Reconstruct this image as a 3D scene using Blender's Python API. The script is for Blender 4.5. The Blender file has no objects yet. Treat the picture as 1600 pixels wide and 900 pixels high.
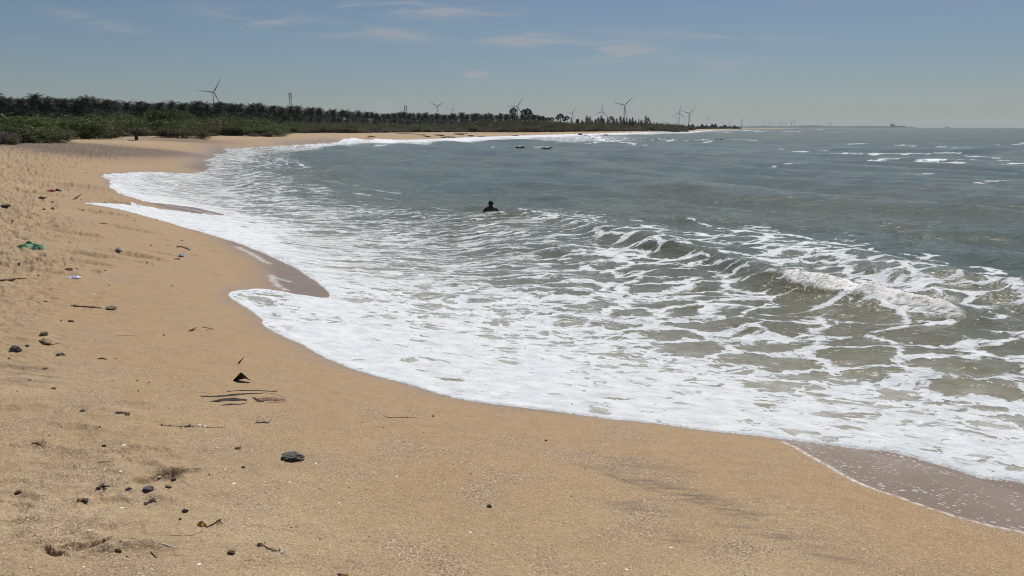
import bpy, bmesh, math, random
import numpy as np
from mathutils import Vector, Matrix, Euler, Quaternion
R = math.radians
rnd = random.Random(7)
rs = np.random.RandomState(7)
sc = bpy.context.scene
COL = sc.collection

# ------------------------------------------------------------------ camera
F = 1200.0; U0 = 800.0; V0 = 450.0; VH = 199.3; H = 3.4
PITCH = math.atan((V0 - VH) / F)
cd = bpy.data.cameras.new('camera'); cam = bpy.data.objects.new('camera', cd); COL.objects.link(cam)
cam.location = (0, 0, H); cam.rotation_euler = (math.pi/2 - PITCH, 0, 0)
cd.sensor_width = 36.0; cd.lens = F/1600*36; cd.clip_start = 0.05; cd.clip_end = 60000
sc.camera = cam

# ------------------------------------------------------------------ light
SUN_EL, SUN_AZ = 58.0, 20.0          # azimuth measured from +Y towards +X
w = bpy.data.worlds.new('World'); sc.world = w; w.use_nodes = True
nt = w.node_tree; nt.nodes.clear()
def N(t, typ, **k):
    n = t.nodes.new(typ)
    for a, b in k.items(): setattr(n, a, b)
    return n
def world():
    L = nt.links.new
    sky = N(nt, 'ShaderNodeTexSky', sky_type='NISHITA'); sky.sun_disc = False
    sky.sun_elevation = R(SUN_EL); sky.sun_rotation = R(SUN_AZ)
    sky.altitude = 0; sky.air_density = 1.0; sky.dust_density = .35; sky.ozone_density = 4.0
    bg = N(nt, 'ShaderNodeBackground'); bg.inputs[1].default_value = SKY_STRENGTH
    out = N(nt, 'ShaderNodeOutputWorld')
    tc = N(nt, 'ShaderNodeTexCoord')
    # faint cirrus: noise stretched along long shallow arcs, only inside a few patches of the sky
    sep = N(nt, 'ShaderNodeSeparateXYZ'); L(tc.outputs['Generated'], sep.inputs[0])
    def M(op, a, b=None, c=None):
        n = N(nt, 'ShaderNodeMath', operation=op)
        for i, v in enumerate((a, b, c)):
            if v is None: continue
            if isinstance(v, (int, float)): n.inputs[i].default_value = v
            else: L(v, n.inputs[i])
        return n.outputs[0]
    ay = M('MAXIMUM', M('ABSOLUTE', sep.outputs[1]), 0.05)
    X = M('DIVIDE', sep.outputs[0], ay); Z = M('DIVIDE', sep.outputs[2], ay)
    comb = N(nt, 'ShaderNodeCombineXYZ'); L(X, comb.inputs[0]); L(Z, comb.inputs[1])
    mp = N(nt, 'ShaderNodeMapping'); L(comb.outputs[0], mp.inputs[0]); mp.inputs['Rotation'].default_value = (0, 0, R(7)); mp.inputs['Scale'].default_value = (9, 60, 1)
    no = N(nt, 'ShaderNodeTexNoise'); no.inputs['Scale'].default_value = 1.0; no.inputs['Detail'].default_value = 7; no.inputs['Roughness'].default_value = .62; no.inputs['Distortion'].default_value = .8
    L(mp.outputs[0], no.inputs['Vector'])
    tot = None
    # (x centre, elevation centre, half width, half height, tilt, strength)
    for (u, v, wu, hv, tl, st) in ((690,30,100,12,-.05,.7),(825,72,95,10,-.09,1.0),(945,88,60,14,.12,.7),(400,42,90,12,-.12,.45),(628,64,45,8,-.12,.8),
                                  (545,18,22,8,-.2,.6),(170,45,55,8,-.2,.5),(745,121,14,4,0,1.7),(905,3,18,6,.2,1.2),(55,72,18,4,0,.9),(1250,13,18,5,-.1,.7),
                                  (1100,66,150,7,-.05,.45),(1080,100,110,16,-.1,.35),(1530,5,80,8,.05,.5),(500,50,80,12,-.15,.4),(600,165,22,7,0,.7)):
        cx = (u-U0)/F*0.98; cz = (VH-v)/F*1.0
        dx = M('SUBTRACT', X, cx); dz = M('SUBTRACT', M('SUBTRACT', Z, cz), M('MULTIPLY', dx, tl))
        q = M('ADD', M('POWER', M('ABSOLUTE', M('DIVIDE', dx, wu/F)), 2), M('POWER', M('ABSOLUTE', M('DIVIDE', dz, hv/F)), 2))
        g = M('MULTIPLY', M('EXPONENT', M('MULTIPLY', q, -1)), st)
        tot = g if tot is None else M('ADD', tot, g)
    n2 = M('MAXIMUM', M('SUBTRACT', no.outputs[0], .41), 0)
    front = M('GREATER_THAN', sep.outputs[1], 0)
    fac = M('MULTIPLY', M('MULTIPLY', M('MULTIPLY', n2, 6.2), tot), front)
    fac = M('MINIMUM', M('MULTIPLY', fac, .95), .6)
    hs = N(nt, 'ShaderNodeHueSaturation'); hs.inputs['Saturation'].default_value = SKY_SAT; L(sky.outputs[0], hs.inputs['Color'])
    tn = N(nt, 'ShaderNodeMix', data_type='RGBA', blend_type='MULTIPLY'); tn.inputs[0].default_value = 1; L(hs.outputs[0], tn.inputs[6]); tn.inputs[7].default_value = (.83, .905, .985, 1)
    mx = N(nt, 'ShaderNodeMix', data_type='RGBA'); L(fac, mx.inputs[0]); L(tn.outputs[2], mx.inputs[6])
    mx.inputs[7].default_value = (7.5, 7.6, 7.9, 1)
    L(mx.outputs[2], bg.inputs[0]); L(bg.outputs[0], out.inputs[0])
SKY_STRENGTH = 0.0505; SKY_SAT = .85
world()
sd = bpy.data.lights.new('sun', 'SUN'); sd.energy = 4.8; sd.angle = R(0.53); sd.color = (1.0, .955, .88)
sun = bpy.data.objects.new('sun', sd); COL.objects.link(sun)
sdir = Vector((math.sin(R(SUN_AZ))*math.cos(R(SUN_EL)), math.cos(R(SUN_AZ))*math.cos(R(SUN_EL)), math.sin(R(SUN_EL))))
sun.rotation_euler = sdir.to_track_quat('Z', 'Y').to_euler(); sun.location = (20, 40, 60)
sc.view_settings.view_transform = 'Standard'; sc.view_settings.look = 'None'
sc.view_settings.exposure = 0.0; sc.view_settings.gamma = 1.0; sc.view_settings.use_curve_mapping = False
sc.render.engine = 'CYCLES'
sc.cycles.max_bounces = 6; sc.cycles.diffuse_bounces = 2; sc.cycles.glossy_bounces = 3; sc.cycles.transmission_bounces = 2
sc.cycles.volume_bounces = 0; sc.cycles.transparent_max_bounces = 6
sc.cycles.caustics_reflective = False; sc.cycles.caustics_refractive = False
sc.cycles.sample_clamp_direct = 16; sc.cycles.sample_clamp_indirect = 3
sc.cycles.use_denoising = True
sc.cycles.filter_width = 1.1

# ------------------------------------------------------------------ helpers: numbers
CP, SP = math.cos(PITCH), math.sin(PITCH)
def ray(u, v):
    a = (u-U0)/F; b = (V0-v)/F
    return np.array([a, CP + b*SP, -SP + b*CP])
def plane(u, v, z=0.0):
    d = ray(u, v); t = (z-H)/d[2]; return (d[0]*t, d[1]*t)
def proj(x, y, z):
    yy = y*CP - (z-H)*SP; zz = y*SP + (z-H)*CP
    yy = np.where(yy < .05, .05, yy)
    return U0 + F*x/yy, V0 - F*zz/yy
PERM = np.random.RandomState(3).permutation(512)
GRA = np.random.RandomState(4).rand(512)*2*np.pi
def perlin(x, y, seed=0):
    xi = np.floor(x).astype(np.int64); yi = np.floor(y).astype(np.int64)
    xf = x-xi; yf = y-yi
    def g(ix, iy, fx, fy):
        h = PERM[(PERM[(ix+seed*17) & 511] + iy) & 511]; a = GRA[h]
        return np.cos(a)*fx + np.sin(a)*fy
    s = lambda t: t*t*t*(t*(t*6-15)+10)
    u = s(xf); v = s(yf)
    n00 = g(xi, yi, xf, yf); n10 = g(xi+1, yi, xf-1, yf); n01 = g(xi, yi+1, xf, yf-1); n11 = g(xi+1, yi+1, xf-1, yf-1)
    return ((n00*(1-u)+n10*u)*(1-v) + (n01*(1-u)+n11*u)*v)*1.5
def fbm(x, y, o=4, seed=0, gain=.5):
    a = 1; r = 0; f = 1
    for i in range(o):
        r = r + a*perlin(x*f+i*7.3, y*f-i*3.1, seed+i); a *= gain; f *= 2.03
    return r
def sstep(a, b, x):
    t = np.clip((x-a)/(b-a), 0, 1); return t*t*(3-2*t)
def polydist(P, x, y, closed=False, vals=None):
    """distance to a polyline, side (+ = left of travel) and optional interpolated value"""
    P = np.asarray(P, float); n = len(P)
    best = np.full(x.shape, 1e18); side = np.zeros(x.shape); val = np.zeros(x.shape)
    for i in range(n if closed else n-1):
        a = P[i]; b = P[(i+1) % n]; dx, dy = b-a; L2 = dx*dx+dy*dy+1e-12
        t = np.clip(((x-a[0])*dx+(y-a[1])*dy)/L2, 0, 1)
        ex = x-a[0]-t*dx; ey = y-a[1]-t*dy; d = ex*ex+ey*ey
        m = d < best
        best = np.where(m, d, best)
        side = np.where(m, np.sign(dx*ey-dy*ex), side)
        if vals is not None: val = np.where(m, vals[i]*(1-t)+vals[(i+1) % n]*t, val)
    return np.sqrt(best), side, val
def inside(P, x, y):
    P = np.asarray(P, float); c = np.zeros(x.shape, bool); n = len(P); j = n-1
    for i in range(n):
        xi, yi = P[i]; xj, yj = P[j]
        if yi != yj:
            m = ((yi > y) != (yj > y)) & (x < (xj-xi)*(y-yi)/(yj-yi)+xi)
            c ^= m
        j = i
    return c

# ------------------------------------------------------------------ the shape of the coast
def chaikin(P, k=2):
    P = [np.array(p, float) for p in P]
    for _ in range(k):
        Q = [P[0]]
        for a, b in zip(P[:-1], P[1:]): Q += [a*.75+b*.25, a*.25+b*.75]
        Q.append(P[-1]); P = Q
    return np.array(P)
ZM = 0.4
mp_ = [(1600,770),(1400,712),(1200,683),(1000,658),(850,638),(700,612),(600,585),(500,548),(410,495),(370,430),(300,362),(225,310),(205,285),(230,266),(300,256),(335,243),(355,232),(420,227),(520,222.5),(600,218.5),(700,215.5),(750,213.3),(800,211.3),(900,208.8),(1000,206.6),(1070,204.9),(1110,203),(1150,201.5)]
MID = [plane(u, v, ZM) for u, v in mp_]
MC = [(20000,-20000),(200,-150),(30,-22),(12,-3.5),(7,2.2)] + MID + [(1300,3600),(2600,7000),(4600,9400),(6500,12600),(6000,20000)]
MC = np.concatenate([np.array(MC[:3]), chaikin(MC[3:-4], 2), np.array(MC[-4:])])
MPOLY = np.concatenate([MC, np.array([(-25000, 25000), (-25000, -25000), (20000, -25000)])])
def zcrest(r): return np.interp(r, [0, 110, 250, 450, 900, 20000], [2.15, 2.1, 1.5, 1.0, 1.0, 2.0])
DENTS = []     # (x, y, rx, ry, rot, depth) trampled hollows, filled once the base surface exists
def shore_d(x, y):
    d, s, _ = polydist(MC, x, y)
    return np.where(inside(MPOLY, x, y), d, -d)
def sand_base(x, y, d=None):
    x = np.asarray(x, float); y = np.asarray(y, float)
    if d is None: d = shore_d(x, y)
    r = np.hypot(x, y); zc = zcrest(r); k = zc-ZM
    land = ZM + k*(1-np.exp(-np.maximum(d, 0)*.29/k))
    sea = ZM - 2.6*(1-np.exp(-np.maximum(-d, 0)*.15/2.6))
    z = np.where(d >= 0, land, sea)
    # small beach cusps and old berms
    g = lambda cx, cy, rr, rx, ry: np.exp(-(((x-cx)*math.cos(rr)+(y-cy)*math.sin(rr))/rx)**2 - ((-(x-cx)*math.sin(rr)+(y-cy)*math.cos(rr))/ry)**2)
    z = z + .26*g(-16.6, 31.0, -.5, 2.6, 1.4)*(d > -6)
    return z
def lumps(x, y, d, r):
    """trampled relief of the dry sand (walked on sand, hollows)"""
    dry = sstep(1.5, 5.5, d + 1.3*perlin(x*.35, y*.35, 9)) * (1 - sstep(55, 130, r))
    a = fbm(x*1.9, y*1.9, 4, 11, .55)
    b = np.abs(perlin(x*3.7, y*3.7, 5))
    left = sstep(.5, 6, -x + .10*y + .8)
    amp = (.25 + .75*left)
    c = perlin(x*1.1+3, y*1.1, 33); pits = -np.clip(perlin(x*2.6, y*2.6, 41)-.28, 0, 1)*.11
    nearq = .75+.25*sstep(4, 12, r); h = (a*.020*nearq - b*.026 + c*.018*nearq + pits*nearq + .022*fbm(x*6.5, y*6.5, 4, 51, .6)*left - .03*np.clip(perlin(x*5, y*5, 52)-.25, 0, 1)*left)*amp*dry
    band = sstep(8, 13, r)*(1-sstep(45, 90, r))*left*dry
    h = h + band*1.5*(.045*(np.abs(fbm(x*2.3, y*2.3, 4, 61, .6))-.3) - .05*np.clip(perlin(x*4.1, y*4.1, 62)-.2, 0, 1) + .02*fbm(x*8, y*8, 2, 63))
    far = sstep(7, 25, r); h = h*(1+.9*far)
    h = h + .012*fbm(x*.5, y*.5, 3, 2)*sstep(-1, 1, d)*(1-sstep(60, 120, r))
    h = h + .25*fbm(x*.05, y*.05, 3, 21)*sstep(12, 50, d)*sstep(25, 60, r)*(1-sstep(200, 400, r))
    return h
def dents(x, y):
    h = np.zeros(np.shape(x))
    for (cx, cy, rx, ry, rot, dep) in DENTS:
        m = (np.abs(x-cx) < 4*max(rx, ry)) & (np.abs(y-cy) < 4*max(rx, ry))
        if not np.any(m): continue
        X = x[m]-cx; Y = y[m]-cy
        a = (X*math.cos(rot)+Y*math.sin(rot))/rx; b = (-X*math.sin(rot)+Y*math.cos(rot))/ry
        b = b + .35*perlin(X*9, Y*9, 8); q = a*a+b*b
        h[m] += -dep*np.exp(-q**1.6) + dep*.5*np.exp(-((np.sqrt(q)-1.35)/.33)**2)*(b > -.3)
    return h
def sand_h(x, y, d=None):
    x = np.atleast_1d(np.asarray(x, float)); y = np.atleast_1d(np.asarray(y, float))
    if d is None: d = shore_d(x, y)
    return sand_base(x, y, d) + lumps(x, y, d, np.hypot(x, y)) + dents(x, y)
def hit(u, v, tmax=1500):
    """world point where the sand (or still water) is seen at this place of the view"""
    d = ray(u, v)
    T = np.geomspace(1.5, tmax, 700)
    X, Y, Z = d[0]*T, d[1]*T, H+d[2]*T
    S = np.maximum(sand_h(X, Y), 0)
    k = np.argmax(Z < S)
    if not (Z < S).any(): k = len(T)-1
    a, b = T[max(k-1, 0)], T[k]
    T = np.linspace(a, b, 40); X, Y, Z = d[0]*T, d[1]*T, H+d[2]*T
    S = np.maximum(sand_h(X, Y), 0); k = max(int(np.argmax(Z < S)), 0)
    return (X[k], Y[k], S[k])
# hollows trodden into the dry sand, sizes in metres
for (u, v, rx, ry, rot, dep) in ((250,742,.16,.05,.5,.045),(222,752,.07,.04,.9,.03),(125,850,.10,.03,.35,.035),(80,857,.07,.02,-.3,.03),(60,640,.25,.1,.3,.012),
        (205,398,.42,.2,.1,.09),(130,397,.5,.16,.1,.08),(250,395,.35,.14,.2,.05),(40,420,.5,.16,.1,.07),(330,392,.2,.1,0,.03),(60,352,.5,.2,.3,.08),(110,362,.6,.2,0,.08),(200,357,.6,.2,.1,.08),(140,410,.3,.12,.2,.06),
        (30,700,.2,.07,.2,.012),(90,690,.18,.08,.5,.012),(20,800,.2,.08,.3,.01),(190,740,.15,.06,.1,.012),(15,575,.3,.12,.1,.02),
        (150,330,.7,.3,.1,.1),(60,300,.9,.35,.1,.1),(30,270,1.2,.5,.2,.12),(110,262,1.0,.45,.1,.12),(120,290,1.0,.35,.1,.12),(190,318,.5,.25,0,.12),(170,312,.5,.25,0,.12)):
    x, y, z = hit(u, v); DENTS.append((x, y, rx, ry, rot, dep))
rd2 = random.Random(5)
for i in range(110):
    u = rd2.uniform(0, 330); v = rd2.choice([rd2.uniform(235, 330), rd2.uniform(330, 430), rd2.uniform(630, 880)])
    if v > 600 and u > 230: continue
    if v < 320 and u > 150: u *= .4
    x, y, z = hit(u, v); s = rd2.uniform(.6, 1.3); DENTS.append((x, y, .16*s, .09*s, rd2.uniform(-.8, .8), rd2.uniform(.015, .04)*(.5 if v > 560 else 1)))
# edge of the foaming water on the sand (runs from the near right to the far coast)
ep = [(1720,800),(1600,755),(1545,750),(1500,737),(1450,722),(1400,707),(1350,703),(1300,697),(1250,690),(1200,683),(1150,678),(1100,673),(1050,665),(1000,659),(950,655),(900,648),(850,640),(800,636),(740,628),(700,620),(660,607),(620,597),(600,592),(560,581),(520,565),(490,550),(470,539),(440,526),(412,512),(407,505),(409,498),(385,483),(365,470),(358,463),(359,457),(370,453),(400,451),(432,454),(480,463),(512,468),
      (516,460),(505,447),(485,434),(458,419),(428,404),(392,388),(350,373),(300,358),(245,343),(200,330),(160,322),(118,317),(150,317.5),(200,320),(250,326),(300,333),(350,338),(352,335),(325,329),(300,323),(255,318),(228,316),(208,309),(190,304),(176,299),(168,290),(173,284),(160,276),(157,271),(180,271),(196,268.5),(240,267),(290,271),(318,269),(330,262),(315,259),(332,252),(318,249.5),(338,245),(330,239.5),(352,240),(354,234),(346,231),(400,229),(460,226),(500,224),(528,222.5),(531,218),(545,214.5),(575,216),(640,218.3),(700,216.2),(750,213.8),(800,211.6),(860,210.3),(900,209.3),(960,207.5),(1000,206.7),(1070,205)]
EW = [hit(u, v)[:2] for u, v in ep]
E = [(20000,-19950),(200,-149.5),(30.5,-22),(12.5,-3.5),(7.5,2.4)] + EW
E = np.array(E); E = np.concatenate([E[:5], chaikin(E[5:], 1)])
kk = np.argmin(np.hypot(MC[:, 0]-E[-1][0], MC[:, 1]-E[-1][1]))
EALL = np.concatenate([E, MC[kk+1:]])
EPOLY = np.concatenate([EALL, np.array([(25000, 25000), (25000, -20000)])])   # the water side
def edge_d(x, y):
    d, s, _ = polydist(EALL, x, y)
    return np.where(inside(EPOLY, x, y), d, -d)

# ------------------------------------------------------------------ materials
def newmat(name):
    m = bpy.data.materials.new(name); m.use_nodes = True
    return m, m.node_tree, m.node_tree.nodes['Principled BSDF']
class G:
    """small node-graph writer"""
    def __init__(s, t): s.t = t
    def lk(s, v, sock):
        if isinstance(v, bpy.types.NodeSocket): s.t.links.new(v, sock)
        elif isinstance(v, (tuple, list)) and len(v) == 3 and sock.type == 'RGBA': sock.default_value = (*v, 1)
        else: sock.default_value = v
    def m(s, op, a, b=None, c=None, clamp=False):
        n = s.t.nodes.new('ShaderNodeMath'); n.operation = op; n.use_clamp = clamp
        for i, v in enumerate((a, b, c)):
            if v is not None: s.lk(v, n.inputs[i])
        return n.outputs[0]
    def noise(s, vec, scale, detail=3, rough=.5, dist=0, out=0):
        n = s.t.nodes.new('ShaderNodeTexNoise'); s.lk(scale, n.inputs['Scale']); n.inputs['Detail'].default_value = detail
        n.inputs['Roughness'].default_value = rough; n.inputs['Distortion'].default_value = dist; s.t.links.new(vec, n.inputs['Vector'])
        return n.outputs[out]
    def vor(s, vec, scale, feature='F1', out='Distance', rand=1.0):
        n = s.t.nodes.new('ShaderNodeTexVoronoi'); n.feature = feature; n.inputs['Scale'].default_value = scale; n.inputs['Randomness'].default_value = rand
        s.t.links.new(vec, n.inputs['Vector']); return n.outputs[out]
    def mix(s, f, a, b, blend='MIX'):
        n = s.t.nodes.new('ShaderNodeMix'); n.data_type = 'RGBA'; n.blend_type = blend
        s.lk(f, n.inputs[0]); s.lk(a, n.inputs[6]); s.lk(b, n.inputs[7]); return n.outputs[2]
    def step(s, lo, hi, x, a=0.0, b=1.0):
        n = s.t.nodes.new('ShaderNodeMapRange'); n.interpolation_type = 'SMOOTHSTEP'
        s.lk(x, n.inputs[0]); s.lk(lo, n.inputs[1]); s.lk(hi, n.inputs[2]); s.lk(a, n.inputs[3]); s.lk(b, n.inputs[4]); return n.outputs[0]
    def attr(s, name):
        n = s.t.nodes.new('ShaderNodeAttribute'); n.attribute_name = name; return n.outputs['Fac']
    def pos(s):
        n = s.t.nodes.new('ShaderNodeNewGeometry'); return n.outputs['Position']
    def obj(s):
        n = s.t.nodes.new('ShaderNodeTexCoord'); return n.outputs['Object']
    def mapping(s, vec, rot=(0, 0, 0), scale=(1, 1, 1), loc=(0, 0, 0)):
        n = s.t.nodes.new('ShaderNodeMapping'); s.t.links.new(vec, n.inputs[0])
        n.inputs['Rotation'].default_value = rot; n.inputs['Scale'].default_value = scale; n.inputs['Location'].default_value = loc; return n.outputs[0]
    def vadd(s, a, b):
        n = s.t.nodes.new('ShaderNodeVectorMath'); n.operation = 'ADD'; s.lk(a, n.inputs[0]); s.lk(b, n.inputs[1]); return n.outputs[0]
    def vscale(s, a, k):
        n = s.t.nodes.new('ShaderNodeVectorMath'); n.operation = 'SCALE'; s.lk(a, n.inputs[0]); s.lk(k, n.inputs['Scale']); return n.outputs[0]
    def bump(s, h, strength=.5, dist=.01, normal=None):
        n = s.t.nodes.new('ShaderNodeBump'); s.lk(strength, n.inputs['Strength']); n.inputs['Distance'].default_value = dist
        s.t.links.new(h, n.inputs['Height'])
        if normal is not None: s.t.links.new(normal, n.inputs['Normal'])
        return n.outputs[0]
def simple(name, col, rough=.8, var=.35, scale=6.0, spec=.3, bump=0, col2=None, transl=0):
    m, t, b = newmat(name); g = G(t)
    v = g.obj()
    n = g.noise(v, scale, 4, .6)
    c2 = col2 or tuple(c*(1-var) for c in col)
    t.links.new(g.mix(g.step(.35, .65, n), c2, tuple(min(1, c*(1+var*.5)) for c in col)), b.inputs['Base Color'])
    b.inputs['Roughness'].default_value = rough; b.inputs['Specular IOR Level'].default_value = spec
    if bump: t.links.new(g.bump(g.noise(v, scale*3, 5, .65), .6, bump), b.inputs['Normal'])
    return m
def leafmat(name, c1, c2, scale=.5, spec=.25, tl=.28):
    m, t, b = newmat(name); g = G(t)
    oi = t.nodes.new('ShaderNodeObjectInfo')
    n = g.noise(g.obj(), scale, 3, .6)
    f = g.m('ADD', g.m('MULTIPLY', g.step(.3, .7, n), .7), g.m('MULTIPLY', oi.outputs['Random'], .3))
    t.links.new(g.mix(f, c1, c2), b.inputs['Base Color'])
    b.inputs['Roughness'].default_value = .6; b.inputs['Specular IOR Level'].default_value = spec
    tr = t.nodes.new('ShaderNodeBsdfTranslucent'); t.links.new(g.mix(f, tuple(x*1.1 for x in c1), tuple(x*1.2 for x in c2)), tr.inputs[0])
    ms = t.nodes.new('ShaderNodeMixShader'); ms.inputs[0].default_value = tl
    out = t.nodes['Material Output']
    t.links.new(b.outputs[0], ms.inputs[1]); t.links.new(tr.outputs[0], ms.inputs[2]); t.links.new(ms.outputs[0], out.inputs[0])
    return m

def sand_material():
    m, t, b = newmat('beach sand'); g = G(t)
    P = g.pos()
    damp = g.attr('damp'); wet = g.attr('wet'); dark = g.attr('dark'); film = g.attr('film'); veg = g.attr('scrub')
    big = g.noise(P, .7, 4, .6); mid = g.noise(P, 6, 4, .6); fine = g.noise(P, 90, 3, .7)
    grain = g.vor(P, 125, out='Color')
    sp = t.nodes.new('ShaderNodeSeparateColor'); t.links.new(grain, sp.inputs[0])
    gr = sp.outputs[0]; gg = sp.outputs[1]
    dry = g.mix(g.step(.35, .65, big), (.350, .256, .158), (.430, .325, .205))
    dampc = g.mix(g.step(.35, .65, mid), (.318, .212, .116), (.358, .245, .138))
    c = g.mix(damp, dry, dampc)
    # coarse grain patches: grey, black and pale grains
    patch = g.step(.48, .68, g.noise(P, 1.6, 4, .6, .6))
    c = g.mix(g.m('MULTIPLY', patch, .35), c, (.25, .2, .155))
    gs = g.m('ADD', .5, g.m('MULTIPLY', patch, .5))
    c = g.mix(g.m('MULTIPLY', g.step(.72, .90, gr), g.m('MULTIPLY', gs, .80)), c, (.07, .05, .035))
    c = g.mix(g.m('MULTIPLY', g.step(.80, .95, gg), g.m('MULTIPLY', gs, .62)), c, (.74, .62, .47))
    c = g.mix(g.m('MULTIPLY', g.step(.42, .6, fine), .35), c, (.2, .14, .09))
    tr = g.attr('trod_shade')  # brown blotches of trampled sand, with shading of its relief painted in
    c = g.mix(g.m('MULTIPLY', tr, g.step(.47, .60, g.noise(P, 3.5, 7, .78, .8))), c, (.235, .165, .105))
    c = g.mix(g.m('MULTIPLY', tr, g.step(.60, .66, g.noise(P, 11, 6, .8))), c, (.11, .075, .05))
    # heavy-mineral (black sand) streaks
    stv = g.mapping(P, rot=(0, 0, R(30)), scale=(.5, 3.2, 1))
    stn = g.noise(stv, 2.6, 7, .75, 1.0)
    dk = g.m('MULTIPLY', g.m('MULTIPLY', dark, 1.15), g.step(.42, .60, g.m('ADD', stn, g.m('MULTIPLY', g.m('MULTIPLY', dark, g.attr('farsand')), .06)))); 
    c = g.mix(g.m('MINIMUM', dk, .85), c, (.085, .065, .062))
    # soil and litter under the scrub
    c = g.mix(g.m('MULTIPLY', veg, g.step(.3, .6, g.noise(P, .35, 5, .65))), c, (.17, .12, .08))
    # wet film: the sand turns dark and purple-brown, with drifting bubble specks
    c = g.mix(wet, c, (.185, .128, .092))
    bp = g.mapping(P, rot=(0, 0, R(35)), scale=(13, 30, 1))
    bd = g.vor(g.vadd(bp, g.vscale(g.noise(P, 9, 2, .5, out=1), 1.6)), 1.0)
    dens = g.noise(P, 1.7, 3, .6)
    spk = g.m('MULTIPLY', g.step(g.m('ADD', .10, g.m('MULTIPLY', g.step(.35, .65, dens), .24)), g.m('MULTIPLY', g.m('ADD', .10, g.m('MULTIPLY', g.step(.35, .65, dens), .24)), .55), bd), film)
    lat = g.vor(g.vadd(P, g.vscale(g.noise(P, 5, 2, out=1), .15)), 7, 'DISTANCE_TO_EDGE')
    line = g.m('MULTIPLY', g.m('MULTIPLY', g.attr('rim'), .8), g.step(.62, .40, g.noise(P, 22, 4, .7)))
    fo = g.m('MAXIMUM', g.m('MULTIPLY', spk, .8), line, clamp=True)
    c = g.mix(fo, c, (.72, .73, .74))
    t.links.new(c, b.inputs['Base Color'])
    rough = g.m('SUBTRACT', g.m('SUBTRACT', .95, g.m('MULTIPLY', damp, .2)), g.m('MULTIPLY', wet, .42))
    t.links.new(g.m('MAXIMUM', rough, g.m('MULTIPLY', fo, .6)), b.inputs['Roughness'])
    t.links.new(g.m('ADD', .18, g.m('MULTIPLY', wet, .25)), b.inputs['Specular IOR Level'])
    h = g.m('ADD', g.m('MULTIPLY', g.m('ADD', gr, gg), .35), g.m('ADD', g.m('MULTIPLY', fine, 1.2), g.m('MULTIPLY', g.noise(P, 24, 5, .7), g.m('SUBTRACT', 3.6, g.m('MULTIPLY', damp, 2.9)))))
    nrm = g.bump(h, g.m('SUBTRACT', .75, g.m('MULTIPLY', wet, .72)), .006)
    t.links.new(nrm, b.inputs['Normal'])
    return m

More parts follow.
